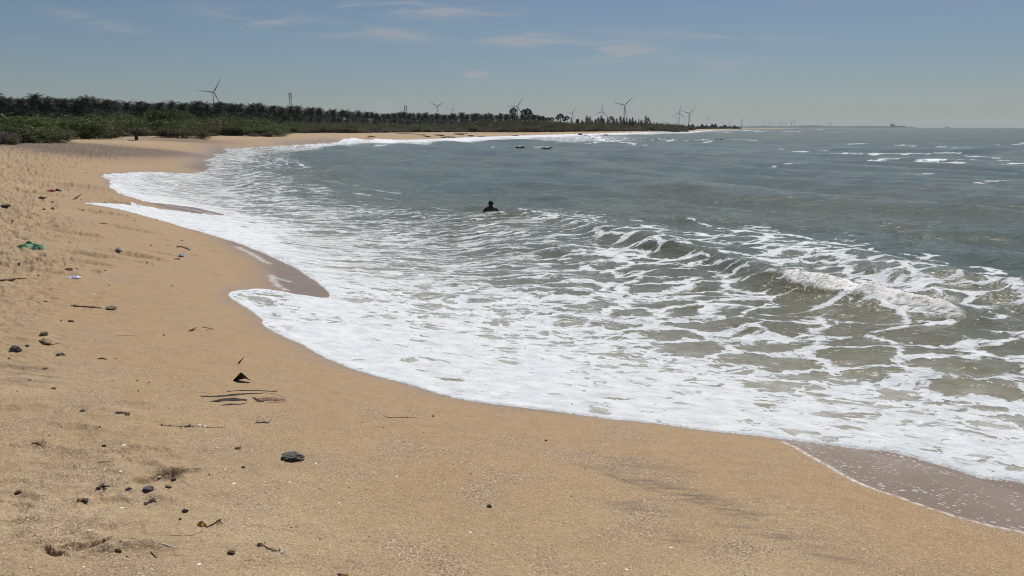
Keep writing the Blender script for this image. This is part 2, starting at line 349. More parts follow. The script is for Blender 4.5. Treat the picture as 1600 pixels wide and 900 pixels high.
def water_material():
    m, t, b = newmat('sea water and foam'); g = G(t)
    P = g.pos()
    D = g.attr('foam'); sh = g.attr('shallow'); fr = g.attr('froth'); dist = g.attr('far'); sm = g.attr('swash')
    warp = g.vscale(g.noise(P, .9, 3, .55, out=1), 1.0)
    warp2 = g.vscale(g.noise(P, 5, 3, .6, out=1), .22)
    Q = g.mapping(g.vadd(g.vadd(P, warp), warp2), rot=(0, 0, R(33)), scale=(.68, 1.15, .0))
    A = g.vor(Q, 1.15, 'DISTANCE_TO_EDGE'); B = g.vor(Q, 3.1, 'DISTANCE_TO_EDGE'); C = g.vor(Q, 8.0, 'DISTANCE_TO_EDGE')
    n1 = g.noise(Q, .8, 4, .6); n2 = g.noise(Q, 9, 4, .65)
    w3 = lambda a, b_, c_: g.m('ADD', g.m('ADD', g.m('MULTIPLY', A, a), g.m('MULTIPLY', B, b_)), g.m('MULTIPLY', C, c_))
    fm = t.nodes.new('ShaderNodeMix'); t.links.new(g.step(.42, .72, D), fm.inputs[0]); t.links.new(w3(.80, .17, .10), fm.inputs[2]); t.links.new(w3(.32, .48, .30), fm.inputs[3])
    # long drawn-out strands where the backwash pulls the foam along the shore
    Q2 = g.mapping(g.vadd(P, g.vadd(g.vscale(g.noise(P, .7, 3, .55, out=1), 1.2), g.vscale(warp2, 1.2))), rot=(0, 0, R(36)), scale=(.17, 1.35, 0))
    S1 = g.vor(Q2, 1.9, 'DISTANCE_TO_EDGE'); S2 = g.vor(Q2, 5.0, 'DISTANCE_TO_EDGE')
    fm2 = t.nodes.new('ShaderNodeMix'); t.links.new(g.attr('streak'), fm2.inputs[0]); t.links.new(fm.outputs[0], fm2.inputs[2]); t.links.new(g.m('ADD', g.m('MULTIPLY', S1, .5), g.m('MULTIPLY', S2, .55)), fm2.inputs[3])
    ds = g.m('ADD', fm2.outputs[0], g.m('MULTIPLY', g.m('SUBTRACT', n2, .5), .12))
    lin = lambda a, b_, x: g.m('DIVIDE', g.m('SUBTRACT', g.m('MINIMUM', g.m('MAXIMUM', x, a), b_), a), b_-a)
    T = g.m('ADD', g.m('ADD', g.m('MULTIPLY', lin(0, .35, D), .125), g.m('MULTIPLY', lin(.35, .95, D), .17)), g.m('MULTIPLY', lin(.95, 1.1, D), .17))
    T = g.m('ADD', g.m('SUBTRACT', T, .065), g.m('MULTIPLY', g.m('ADD', g.m('SUBTRACT', n1, .5), g.m('MULTIPLY', g.m('SUBTRACT', g.noise(Q, 2.6, 3, .6), .5), .6)), g.m('MULTIPLY', lin(0, .15, D), .24)))
    mask = g.step(g.m('ADD', T, .032), g.m('SUBTRACT', T, .025), ds)
    # a veil of fine bubbles between the foam strands
    veil = g.m('MULTIPLY', g.step(.35, .95, D), g.step(.25, .7, g.noise(Q, 3.5, 5, .7)))
    mask = g.m('MAXIMUM', mask, g.m('MAXIMUM', g.m('MULTIPLY', veil, .5), g.m('MULTIPLY', g.step(.12, .6, fr), g.step(.30, .52, g.noise(g.mapping(P, rot=(0, 0, R(-55)), scale=(.45, 1.6, 1)), 13, 6, .8)))), clamp=True)
    # far whitecaps carry their own cover
    deep = g.mix(g.step(.35, .7, g.noise(g.mapping(P, rot=(0, 0, R(33)), scale=(.3, 1, 0)), .09, 3, .5)), (.074, .094, .074), (.108, .110, .070))
    shal = (.24, .205, .130)
    wc = g.mix(sh, deep, shal)
    wc = g.mix(g.m('MULTIPLY', veil, .3), wc, (.4, .4, .38))
    thin = g.m('MULTIPLY', g.m('SUBTRACT', 1, g.step(.9, 1.15, D)), g.step(.5, .72, g.noise(Q, 4.2, 5, .72)))
    wc0 = wc
    mask = g.m('MULTIPLY', mask, g.m('SUBTRACT', 1, g.m('ADD', g.m('MULTIPLY', thin, .5), g.m('MULTIPLY', g.m('MULTIPLY', g.attr('streak'), .42), g.step(.42, .62, g.noise(Q2, 3.0, 5, .7))))), clamp=True)
    foamc = g.mix(fr, g.mix(g.step(.3, .7, g.noise(P, 4, 4, .6)), (.62, .66, .70), (.76, .79, .82)), (.97, .96, .94))
    t.links.new(g.mix(mask, wc, foamc), b.inputs['Base Color'])
    wr = g.m('ADD', .07, g.m('MULTIPLY', dist, .22))
    t.links.new(g.m('ADD', g.m('MULTIPLY', wr, g.m('SUBTRACT', 1, mask)), g.m('MULTIPLY', mask, .55)), b.inputs['Roughness'])
    b.inputs['IOR'].default_value = 1.33; b.subsurface_method = 'RANDOM_WALK'
    t.links.new(g.m('MULTIPLY', g.m('MULTIPLY', mask, g.step(.08, .4, fr)), .9), b.inputs['Subsurface Weight']); b.inputs['Subsurface Radius'].default_value = (1, .97, .9); b.inputs['Subsurface Scale'].default_value = .10
    t.links.new(g.m('SUBTRACT', .5, g.m('MULTIPLY', mask, .2)), b.inputs['Specular IOR Level'])
    # ripples
    rv = g.mapping(P, rot=(0, 0, R(25)), scale=(.6, 1.0, 1))
    r1 = g.noise(rv, 1.6, 4, .6, .4); r2 = g.noise(rv, 7, 4, .6, .3); r3 = g.noise(P, 26, 3, .6)
    calm = g.m('SUBTRACT', 1, g.m('MULTIPLY', sm, .85))
    h = g.m('MULTIPLY', g.m('ADD', g.m('MULTIPLY', r1, .17), g.m('ADD', g.m('MULTIPLY', r2, .035), g.m('MULTIPLY', r3, .006))), calm)
    fh = g.m('MULTIPLY', mask, g.m('ADD', .012, g.m('ADD', g.m('MULTIPLY', g.noise(P, 22, 5, .75), .045), g.m('MULTIPLY', fr, g.m('MULTIPLY', g.noise(P, 30, 5, .8), .05)))))
    t.links.new(g.bump(g.m('ADD', h, fh), .85, 1.0), b.inputs['Normal'])
    return m

# ------------------------------------------------------------------ ground and water sheets
def grid():
    azf = np.arange(-36.5, 36.501, .047)
    az = np.concatenate([np.arange(-180, -44, 4), np.arange(-44, -36.5, .5), azf, np.arange(37, 44, .5), np.arange(44, 180, 4)])
    near = 1.77/np.tan(np.radians(np.concatenate([np.arange(85, 40, -1.5), np.arange(40, 12.5, -.06)])))
    th = np.concatenate([np.arange(math.degrees(math.atan(H/near[-1]))-.045, 1.0, -.045), np.arange(1.0, .08, -.012)])
    r = H/np.tan(np.radians(th)); r = np.concatenate([[.05], near, r, np.geomspace(r[-1]*1.1, 16000, 14)])
    return np.radians(az), r
AZ, RR = grid()
A2, R2 = np.meshgrid(AZ, RR)
GX = (R2*np.sin(A2)).ravel(); GY = (R2*np.cos(A2)).ravel(); GR = R2.ravel()
na, nr = len(AZ), len(RR)
GD = shore_d(GX, GY); GE = edge_d(GX, GY)
en = np.clip(GR/14, .35, 3); GE = GE + en*(.055*perlin(GX*1.9/en, GY*1.9/en, 90) + .035*perlin(GX*5/en, GY*5/en, 91) + .014*perlin(GX*14/en, GY*14/en, 92))*(GR < 200)
GS = sand_base(GX, GY, GD) + lumps(GX, GY, GD, GR) + dents(GX, GY)
def sheet(name, z, keep, attrs, mat):
    idx = np.arange(nr*na).reshape(nr, na)
    a = idx[:-1, :]; b = np.roll(idx, -1, 1)[:-1, :]; c = np.roll(idx, -1, 1)[1:, :]; d = idx[1:, :]
    q = np.stack([a, d, c, b], -1).reshape(-1, 4)
    if keep is not None: q = q[keep[q].any(1)]
    used = np.zeros(nr*na, bool); used[q.ravel()] = True
    rm = np.cumsum(used)-1; q = rm[q]; sel = np.where(used)[0]
    me = bpy.data.meshes.new(name)
    me.vertices.add(len(sel)); me.loops.add(q.size); me.polygons.add(len(q))
    me.vertices.foreach_set('co', np.stack([GX[sel], GY[sel], z[sel]], 1).astype(np.float32).ravel())
    me.loops.foreach_set('vertex_index', q.ravel().astype(np.int32))
    me.polygons.foreach_set('loop_start', np.arange(0, q.size, 4, dtype=np.int32))
    me.polygons.foreach_set('loop_total', np.full(len(q), 4, np.int32))
    me.update(calc_edges=True); me.polygons.foreach_set('use_smooth', np.ones(len(q), bool))
    for k, v in attrs.items():
        at = me.attributes.new(k, 'FLOAT', 'POINT'); at.data.foreach_set('value', np.asarray(v)[sel].astype(np.float32))
    me.materials.append(mat)
    o = bpy.data.objects.new(name, me); COL.objects.link(o); o['kind'] = 'structure'
    return o
PU, PV = proj(GX, GY, GS)
def blob(cu, cv, ru, rv, tilt=0):
    """soft patch on the sand, centred where that place of the beach is"""
    x, y, _ = hit(cu, cv); x2, y2, _ = hit(cu+ru, cv+tilt*ru); x3, y3, _ = hit(cu, cv-rv)
    ax = np.array([x2-x, y2-y]); ay = np.array([x3-x, y3-y]); M = np.linalg.inv(np.stack([ax, ay], 1))
    X = GX-x; Y = GY-y; a = M[0, 0]*X+M[0, 1]*Y; b = M[1, 0]*X+M[1, 1]*Y
    return np.exp(-(a*a+b*b))
# thin wet films left on the sand, outlined on the beach
film_px = [[(1190,681),(1235,694),(1270,715),(1330,750),(1365,764),(1400,775),(1450,793),(1500,809),(1550,822),(1600,832),(1760,868),(1800,780),(1600,740),(1400,695),(1260,680)],
           [(360,378),(385,392),(420,412),(428,430),(425,441),(436,449),(460,462),(520,470),(515,440),(450,410)],
           [(235,318),(255,322),(290,330),(360,340),(350,330),(300,320),(240,312)],
           [(300,262),(322,268),(345,255),(350,244),(338,238),(322,247),(312,256)],
           [(330,238),(352,242),(350,228),(338,232)],
           [(440,224.6),(500,223.8),(531,219.5),(527,216.8),(490,220),(450,222.6)]]
wet = np.zeros(len(GX)); rim = np.zeros(len(GX)); filmm = np.zeros(len(GX))
for k, P in enumerate(film_px):
    W = np.array([hit(u, v)[:2] for u, v in P]); W = np.concatenate([chaikin(W, 1)])
    near = (GR < 400)
    X, Y = GX[near], GY[near]
    d, _, _ = polydist(W, X, Y, True); s = np.where(inside(W, X, Y), d, -d)
    sc_ = .02 + .004*GR[near]
    wv = sstep(-sc_, sc_, s) if k in (0,) else sstep(-9*sc_, 4*sc_, s)
    wet[near] = np.maximum(wet[near], wv)
    if k == 0:
        d2, _, _ = polydist(W[2:22], X, Y)
        rim[near] = np.maximum(rim[near], np.exp(-(d2/.022)**2))
        filmm[near] = np.maximum(filmm[near], sstep(0, .12, s))
    if k == 1: filmm[near] = np.maximum(filmm[near], .45*sstep(0, .3, s))
for P in ([(424,430),(427,440),(437,448),(447,453)],[(372,386),(396,398),(420,412)],[(428,433),(440,437),(452,440)],[(262,321),(300,327),(345,337)],[(322,252),(340,247)]):
    W = chaikin([hit(u, v)[:2] for u, v in P], 2); near = GR < 90; d2, _, _ = polydist(W, GX[near], GY[near]); wob = .05*perlin(GX[near]*6, GY[near]*6, 97)
    rim[near] = np.maximum(rim[near], np.exp(-((d2+wob)/(.012+.0035*GR[near]))**2))
wet = np.maximum(wet, sstep(-.10, .0, GE)*(GR < 60)*.6)
wet = np.maximum(wet, sstep(-2.5, .0, GE)*(GR >= 60)*.4)
damp = 1 - sstep(1.8, 5.2, GD + 1.1*perlin(GX*.4, GY*.4, 3)) * 1.0
damp = np.where(GR > 40, 1 - sstep(2, 9, GD), damp)
damp = np.maximum(damp, .0); wet = np.maximum(wet, .5*sstep(-.45, -.02, GE + .12*perlin(GX*2.5, GY*2.5, 95))*(GR < 60))
dark = np.zeros(len(GX))
left_ = sstep(.5, 6, -GX + .10*GY + .8)
trod_shade = left_*sstep(2.2, 5.5, GD + 1.3*perlin(GX*.35, GY*.35, 9))*(1-sstep(50, 110, GR))*(.55+.45*sstep(7, 12, GR))
for a in ((120,228,120,5,.07,1.0),(60,226,70,3,.0,.7),(210,236,110,4.5,.09,1.1),(150,240,90,6,.05,.6),(330,246,60,2.4,.05,.8),(290,220,90,2.6,.05,.8),(255,215,60,1.5,.0,.8),(1080,775,150,10,.30,.7),(1010,725,75,9,.16,.5),(1200,835,90,8,.25,.55),
          (810,634,55,9,.12,1.25),(980,790,70,9,.2,.4),(1050,840,60,10,.2,.35),(60,588,60,12,0,.45),(40,575,40,8,0,.3),(1300,870,60,6,.2,.3),(560,880,60,14,-.4,.3),(960,745,60,3,.32,.5)):
    dark += a[5]*blob(*a[:5])
dark = np.clip(dark, 0, 1)
ground = sheet('ground', GS, None, dict(damp=damp, trod_shade=trod_shade, farsand=sstep(30, 60, GR), wet=wet, dark=dark, film=filmm, rim=rim, scrub=sstep(30, 75, GD)), sand_material())

# --- waves
def waves(x, y, r):
    z = np.zeros(len(x)); g = np.random.RandomState(12)
    for i in range(34):
        lam = 1.1*1.12**i
        if lam > 32: break
        a = R(215 + g.uniform(-38, 38)); k = 2*np.pi/lam
        fade = 1 - sstep(lam*14, lam*40, r)         # waves too short to be meshed at that range are left to the ripple normals
        A = .0085*lam/(1+lam*.06)
        ph = (x*math.cos(a)+y*math.sin(a))*k + g.uniform(0, 6.28) + 1.4*perlin(x*.35/lam, y*.35/lam, i)
        z += A*fade*(np.sin(ph) + .25*np.sin(2*ph+.4))
    return z
CREST = [(640,334,.02),(740,337,.10),(830,337,.20),(880,345,.24),(930,360,.26),(1010,382,.30),(1100,400,.26),(1160,420,.28),(1215,441,.30),(1290,455,.33),(1360,470,.34),(1420,482,.32),(1480,494,.28),(1530,504,.20),(1600,512,.08),(1700,530,.02)]
CR2 = [(950,343,.05),(1100,376,.16),(1200,392,.18),(1330,412,.22),(1430,440,.30),(1490,450,.34),(1560,458,.30),(1640,468,.36),(1760,480,.34),(1900,500,.3)]
CR3 = [(560,318,.05),(640,322,.12),(780,322,.15),(900,330,.12),(1080,345,.12),(1250,352,.16),(1450,372,.2),(1600,390,.2),(1800,410,.2)]
CR4 = [(400,262,.15),(440,256,.25),(480,252,.1)]
CR5 = [(900,216,.5),(930,217,.9),(980,218,.6),(1080,217.5,.3)]
def crest(C, x, y, wsea, wshore, sharp=1.0):
    W = np.array([plane(u, v, .15) for u, v, _ in C]); hv = [c[2] for c in C]
    W = np.array(W); d, s, hh = polydist(W, x, y, False, hv)
    # travel goes left -> right, so left of travel is the sea side
    w_ = np.where(s > 0, wsea, wshore)
    end = np.hypot(x-W[-1, 0], y-W[-1, 1])
    return hh*np.exp(-(d/w_)**2), d, s
wsel = np.where((GE > -1.5) | (GR > 300))[0]
WX, WY, WR, WE = GX[wsel], GY[wsel], GR[wsel], GE[wsel]
WS = GS[wsel]; WD = GD[wsel]
dz = waves(WX, WY, WR)
shelter = sstep(0, 9, -WD)
c1, d1, s1 = crest(CREST, WX, WY, 1.0, .5); c2_, d2, s2 = crest(CR2, WX, WY, 1.2, .85); c3, _, _ = crest(CR3, WX, WY, 2.2, 1.3)
c4, _, _ = crest(CR4, WX, WY, 1.6, 1.0); c5, _, _ = crest(CR5, WX, WY, 9, 5)
lump = 1 + .34*perlin(WX*1.1, WY*1.1, 60) + .12*perlin(WX*3.1, WY*3.1, 61)
WU, WV = proj(WX, WY, np.zeros(len(WX)))
roll = np.exp(-(np.where(s1 > 0, d1/.22, d1/.34))**2)*np.clip(.85+.6*perlin(WX*2.3, WY*2.3, 88), 0, 1.2) * sstep(1205, 1250, WU)*(1-sstep(1430, 1530, WU))*(WR < 40)
nz = fbm(WX*6, WY*6, 3, 80); nz2 = fbm(WX*1.3, WY*1.3, 2, 81)
c1 = c1*.78; c2_ = c2_*.8
level = dz*shelter*.72*(1+.4*sstep(40, 200, WR)) + (c1+c2_+c3)*lump + c4 + c5 + roll*(.07 + .05*np.abs(nz) + .04*np.abs(fbm(WX*15, WY*15, 2, 85)) + .04*nz2)
level = level + .03*fbm(WX*2.2, WY*2.2, 3, 70)*(1-sstep(25, 60, WR))*(1-.6*sstep(0, 3, -WD)*0)*.6
film = .028*(1-np.exp(-np.maximum(WE, 0)/.035)) + .008*np.maximum(fbm(WX*4, WY*4, 3, 30), -.6)*sstep(0, .2, WE)
film = np.where(WR > 50, .06*(1-np.exp(-np.maximum(WE, 0)/.5)), film)
sz = WS + film
kk_ = .05; mx_ = np.maximum(sz, level); WZ = mx_ + kk_*np.exp(-np.abs(sz-level)/kk_)*.3*(WE > 0)
WZ = np.where(WE < 0, WS - .03 - .1*np.minimum(-WE, 1), WZ)
WZ = np.where((WE < 0) & (WR > 900), -.5, WZ)

# --- how much foam lies on the water (0 none .. 1 closed cover)
pts = [(420,480,.78),(390,462,.8),(370,458,.9),(500,520,.97),(560,560,1),(600,560,1),(700,600,1),(850,625,1),(1000,640,1),(1100,665,1),(1150,655,.97),(1250,680,.97),(1400,692,.95),(1500,730,.97),(1590,750,.97),(1500,700,.8),(1300,660,.83),(1420,665,.8),
 (700,520,.93),(600,500,.93),(900,560,.92),(800,480,.85),(1000,580,.85),(1000,610,.88),(1100,600,.80),(1100,570,.72),(1200,560,.62),(1200,620,.8),(1300,600,.72),(1400,620,.72),(1500,640,.74),(1590,690,.82),(1590,620,.62),(1480,600,.58),(1350,640,.80),
 (1000,500,.66),(900,450,.60),(800,420,.58),(700,400,.58),(600,380,.62),(500,350,.60),(420,330,.62),(350,310,.68),(300,300,.72),(250,285,.74),(200,280,.92),(175,272,.95),(220,300,.8),(190,292,.9),(330,285,.6),(400,300,.6),(450,420,.95),(400,385,1),(350,360,1),(300,345,1),(250,332,1),(180,322,1),(140,318,1),(560,440,.86),(650,460,.82),(540,405,.8),(470,380,.86),(400,350,.86),(500,440,.97),(450,400,1),
 (1100,480,.42),(1200,500,.34),(1250,475,.28),(1300,510,.28),(1300,540,.40),(1400,540,.30),(1400,570,.45),(1500,560,.38),(1500,530,.22),(1590,570,.40),(1000,430,.42),(1100,430,.36),(900,390,.44),(800,370,.44),(700,350,.42),(600,335,.42),(1000,460,.52),(1100,520,.60),(900,500,.78),
 (900,350,.48),(850,338,.42),(1000,375,.48),(1100,380,.46),(1100,395,.34),(1250,400,.55),(1350,418,.60),(1350,440,.55),(1450,432,.66),(1450,460,.52),(1550,455,.62),(1550,480,.45),(1590,500,.45),(1620,470,.6),(1150,410,.3),(1300,425,.5),(1200,385,.5),
 (1000,348,.0),(1100,362,0),(1250,376,0),(1400,395,.02),(1500,412,0),(1600,432,0),(900,325,0),(820,316,0),(700,318,.02),(620,310,.12),(560,300,.15),(520,285,.12),(600,280,0),(800,300,0),(1000,320,0),(1200,340,0),(1400,360,0),(1600,390,0),(1500,330,0),(1300,310,0),(1100,290,0),(900,280,0),(700,265,0),(1600,300,0),(1400,280,0),(1200,270,0),(1000,260,0),
 (470,270,.22),(430,285,.38),(480,300,.38),(400,262,.30),(370,275,.55),(340,290,.62),(300,278,.72),(350,262,.55),(380,240,.62),(355,250,.62),(420,244,.3),(420,236,.4),(450,230,.55),(490,240,.12),(520,232,.15),(560,240,0),(560,258,.02),
 (500,226.5,.8),(535,222,.95),(560,219,1),(600,220.5,1),(650,221.5,.95),(640,224,.5),(700,219.5,.95),(750,217,.95),(800,215,.9),(850,212.5,.95),(900,211,.95),(700,224,.05),(760,222,.05),(600,227,.25),(640,230,0),(560,229,.2),(820,221,.1),(960,209,.95),(1000,208,.8),(1050,207,.6),(960,212.5,.3),(1060,211,.05),(1000,212,.1),(860,217,.45),(900,215,.5),(800,240,0),(1000,240,0),(1200,240,0),(1400,250,0),(1600,250,0),(1200,215,0),(1400,215,0),(1600,215,0),(1300,225,0),(1100,225,0),(900,228,0),(720,235,0),(660,245,0),(1250,206,.05),(1400,205,0),(1600,205,0),(1120,209,.1)]
lv = np.log(np.maximum(WV-188, 4))/.17
num = np.zeros(len(WX)); den = np.full(len(WX), 1e-9)
for (u, v, dd) in pts:
    q = ((WU-u)/62)**2 + (lv-math.log(v-188)/.17)**2
    wgt = 1/(q+.06)**2.6
    num += wgt*dd; den += wgt
FD = num/den
FD = np.where((WV > 760) | (WU < -60) | (WU > 1700) | (WY < 1), np.where(WE < 3, .92, .5)*np.where(-WD > 14, 0, 1), FD)
# foam streaks and whitecaps: (u0,v0,u1,v1,half thickness px,strength)
strokes = [(1215,236,1300,234,.6,.9),(1230,236.5,1450,240.5,.7,.9),(1300,224.5,1420,227,.5,.6),(1420,228.5,1530,232,.7,.65),(1540,227,1600,225,.6,.8),(1360,250,1432,249,.8,.95),(1440,252,1520,249.5,1.6,1.2),(1460,254,1500,255,1.4,1.1),(1510,243,1560,246.5,.9,.8),(1520,250,1600,249,.6,.7),(1570,257,1620,256,1.3,1.1),(1270,249,1320,250,.8,.6),(1340,238,1500,240.5,.7,.8),
  (1410,276,1450,273,1.3,.7),(1480,284,1540,282,1.2,.55),(1530,287,1600,285,1.2,.6),(1208,259.5,1250,258,.9,.7),(1210,231.5,1230,231.5,.6,.6),
  (1100,219,1180,219,.7,1.1),(1080,222,1110,221,.6,.7),(1180,205.5,1200,204.5,.6,1.1),(1165,203.5,1185,204.5,.6,.9),(1110,204.5,1170,204,.6,.9),(1225,206,1250,206,.5,.9),(1275,202.5,1285,202.3,.5,.8),(1290,207,1310,206.5,.4,.6),(1120,208,1140,207,.5,.7),(1070,207.5,1110,204,.9,1.1),
  (890,216.8,945,220.5,.8,.9),(905,224.5,960,220,.8,1.0),(925,217.5,990,224,.9,1.1),(930,220,1100,219.5,.7,.8),(950,225,1010,226,.7,.7),(840,225,900,222,.7,.6),(770,230,800,231,.5,.5),(830,231.5,870,230,.6,.8),(820,214.5,900,213.5,.8,.7),(845,220.5,915,217.5,.8,.8),
  (605,327,680,328,1.2,.7),(680,328,760,338,1.2,.8),(760,339,830,336,1.0,.75),(830,336,880,329,1.2,.8),(500,285,620,296,1.5,.45),(560,300,640,312,1.6,.4),(440,248,480,262,2.2,.8),(400,262,450,256,1.6,.7),(340,232,440,236,1.3,.8),(480,232,560,235,.9,.35),
  (510,470,600,475.5,1.5,1.0),(600,475.5,685,474,1.3,.9),(570,228,640,226,.8,.6),(300,302,345,315,1.5,.8),
  (860,345,1000,352,1.4,.75),(1000,378,1080,372,1.4,.8),(1050,345,1150,375,1.4,.6),(1200,375,1330,395,1.6,.9),(1330,395,1480,432,1.8,.9),(1400,400,1530,425,1.3,.7),(1530,425,1640,455,1.8,.8),(1100,404,1240,390,1.8,.8),(1000,410,1090,412,1.5,.8),(1440,440,1470,480,9,.8),(1520,485,1560,455,7,.7),(1225,437,1200,460,1.6,.8),(1290,480,1340,480,3,.9),(1240,495,1320,482,2.5,.8),(1100,460,1200,470,2.2,.7),(1180,510,1300,535,2.0,.8),(1300,535,1420,545,1.6,.75),(1400,527,1480,520,2.4,.8),(1500,530,1540,540,4,.6),(1380,560,1620,575,3,.7)]
for (u0, v0, u1, v1, th, st) in strokes:
    du, dv = u1-u0, v1-v0; L2 = du*du+dv*dv
    m = (WU > min(u0, u1)-60) & (WU < max(u0, u1)+60) & (np.abs(WV-(v0+v1)/2) < abs(dv)/2+th*6+4)
    if not m.any(): continue
    x, y = WU[m], WV[m]
    if v0 < 262: th = th*.72; st = st*.92
    wob = 1.1*th*perlin(WX[m]*.5, WY[m]*.5, 14)
    t = ((x-u0)*du+(y-v0)*dv)/L2; tc = np.clip(t, 0, 1)
    e = np.hypot((x-u0-tc*du)*.12, (y+wob-v0-tc*dv))/th
    mod = np.clip(.72+.9*perlin(WX[m]*.22+u0, WY[m]*.6, 15)+.45*perlin(WX[m]*.9, WY[m]*1.3, 16), .05, 1.3)
    FD[m] = np.maximum(FD[m], st*1.05*mod*np.exp(-e*e))
FD = FD - .085*sstep(.5, .62, FD)*(1-sstep(.9, .97, FD))
rimf = np.exp(-(np.maximum(WE, 0)/.10)**2)*(WR < 60)
FD = np.maximum(FD, rimf*1.3*(WE > -.2))
FD = np.maximum(FD, sstep(.9, .0, WE)*(WR < 16)*(WE > 0)*1.0)
FD = np.clip(FD, 0, 1.3)
shal = .30*sstep(-17, -6, WD)*(WR < 70) + .70*sstep(-7.5, -1.0, WD)
full = lambda v, fill=0.0: (lambda a: (a.__setitem__(wsel, v), a)[1])(np.full(len(GX), fill))
keep = np.zeros(len(GX), bool); keep[wsel] = (WE > -.25-.02*WR)
sea = sheet('sea', full(WZ), keep, dict(foam=full(FD), shallow=full(shal), froth=full(np.clip(roll*1.5, 0, 1)), far=full(sstep(15, 300, WR)), streak=full(np.clip(sstep(330, 520, WU)*(1-sstep(760, 1000, WU))*(1-sstep(420, 470, WV))*sstep(255, 300, WV) + .8*(1-sstep(330, 420, WU))*(1-sstep(330, 400, WV)), 0, 1)), swash=full(1-shelter)), water_material())
# ------------------------------------------------------------------ haze over the sea and the far coast
def haze():
    bm = bmesh.new(); bmesh.ops.create_cube(bm, size=1)
    me = bpy.data.meshes.new('haze'); bm.to_mesh(me); bm.free()
    o = bpy.data.objects.new('haze', me); COL.objects.link(o); o['kind'] = 'stuff'
    o.scale = (34000, 34000, 146); o.location = (0, 0, 146/2-4.2)
    m = bpy.data.materials.new('haze air'); m.use_nodes = True; t = m.node_tree; t.nodes.clear()
    v = t.nodes.new('ShaderNodeVolumePrincipled'); out = t.nodes.new('ShaderNodeOutputMaterial')
    v.inputs['Color'].default_value = (.80, .88, .97, 1); v.inputs['Density'].default_value = HAZE; v.inputs['Anisotropy'].default_value = .1
    t.links.new(v.outputs[0], out.inputs['Volume']); me.materials.append(m)
HAZE = 4.2e-5
haze()

# ------------------------------------------------------------------ object helpers
def mesh(name, V, Fc, mat, parent=None, smooth=False, loc=None):
    me = bpy.data.meshes.new(name); me.from_pydata([tuple(v) for v in V], [], [tuple(f) for f in Fc]); me.update()
    if smooth: me.polygons.foreach_set('use_smooth', [True]*len(me.polygons))
    for m in (mat if isinstance(mat, (list, tuple)) else [mat]): me.materials.append(m)
    o = bpy.data.objects.new(name, me); COL.objects.link(o)
    if parent: o.parent = parent
    if loc is not None: o.location = loc
    return o
def bobj(name, bm, mat, parent=None, smooth=True):
    me = bpy.data.meshes.new(name); bm.to_mesh(me); bm.free()
    if smooth: me.polygons.foreach_set('use_smooth', [True]*len(me.polygons))
    me.materials.append(mat); o = bpy.data.objects.new(name, me); COL.objects.link(o)
    if parent: o.parent = parent
    return o
def empty(name, loc=(0, 0, 0)):
    o = bpy.data.objects.new(name, None); COL.objects.link(o); o.location = loc; o.empty_display_size = .2; return o
def tag(o, label, cat, group=None, kind=None):
    o['label'] = label; o['category'] = cat
    if group: o['group'] = group
    if kind: o['kind'] = kind
    return o
def dup(root):
    r = root.copy(); COL.objects.link(r)
    for ch in root.children:
        c = ch.copy(); COL.objects.link(c); c.parent = r
        for g_ in ch.children:
            d = g_.copy(); COL.objects.link(d); d.parent = c
    return r
class MB:
    def __init__(s): s.V = []; s.F = []
    def tube(s, pts, rad, n=6, cap=True):
        b = len(s.V); pts = [Vector(p) for p in pts]
        for i, p in enumerate(pts):
            d = (pts[min(i+1, len(pts)-1)]-pts[max(i-1, 0)]).normalized()
            if d.length < 1e-6: d = Vector((0, 0, 1))
            x = d.cross(Vector((.13, .31, 1)).normalized()); x = x.normalized() if x.length > 1e-4 else Vector((1, 0, 0)); y = d.cross(x)
            r = rad[i] if isinstance(rad, (list, tuple)) else rad
            for k in range(n):
                a = 2*math.pi*k/n; s.V.append(p + x*(math.cos(a)*r) + y*(math.sin(a)*r))
        for i in range(len(pts)-1):
            for k in range(n):
                s.F.append((b+i*n+k, b+i*n+(k+1) % n, b+(i+1)*n+(k+1) % n, b+(i+1)*n+k))
        if cap:
            s.F.append(tuple(b+k for k in reversed(range(n)))); s.F.append(tuple(b+(len(pts)-1)*n+k for k in range(n)))
    def box(s, c, h, rot=0):
        b = len(s.V); cr, sr = math.cos(rot), math.sin(rot)
        for dz in (-1, 1):
            for dx, dy in ((-1, -1), (1, -1), (1, 1), (-1, 1)):
                x, y = dx*h[0], dy*h[1]; s.V.append(Vector((c[0]+x*cr-y*sr, c[1]+x*sr+y*cr, c[2]+dz*h[2])))
        for f in ((0, 3, 2, 1), (4, 5, 6, 7), (0, 1, 5, 4), (1, 2, 6, 5), (2, 3, 7, 6), (3, 0, 4, 7)): s.F.append(tuple(b+i for i in f))
    def poly(s, pts):
        b = len(s.V); s.V += [Vector(p) for p in pts]; s.F.append(tuple(range(b, b+len(pts))))
    def build(s, name, mat, parent=None, smooth=False): return mesh(name, s.V, s.F, mat, parent, smooth)
def gz(x, y): return float(sand_h(x, y)[0])

# ------------------------------------------------------------------ vegetation materials
M_palm = leafmat('palm fronds', (.009, .014, .007), (.027, .036, .018), .3, .12, .08)
M_bush = leafmat('thorn bush leaves', (.044, .062, .017), (.100, .125, .036), .35)
M_bush2 = leafmat('olive scrub leaves', (.056, .057, .028), (.110, .100, .052), .35)
M_brown = leafmat('dry brush', (.09, .07, .055), (.17, .14, .11), .5)
M_needle = leafmat('casuarina needles', (.020, .027, .016), (.042, .05, .032), .5)
M_bark = simple('bark', (.085, .068, .052), .95, scale=3)
M_palmbark = simple('palm trunk', (.10, .088, .075), .95, scale=2)

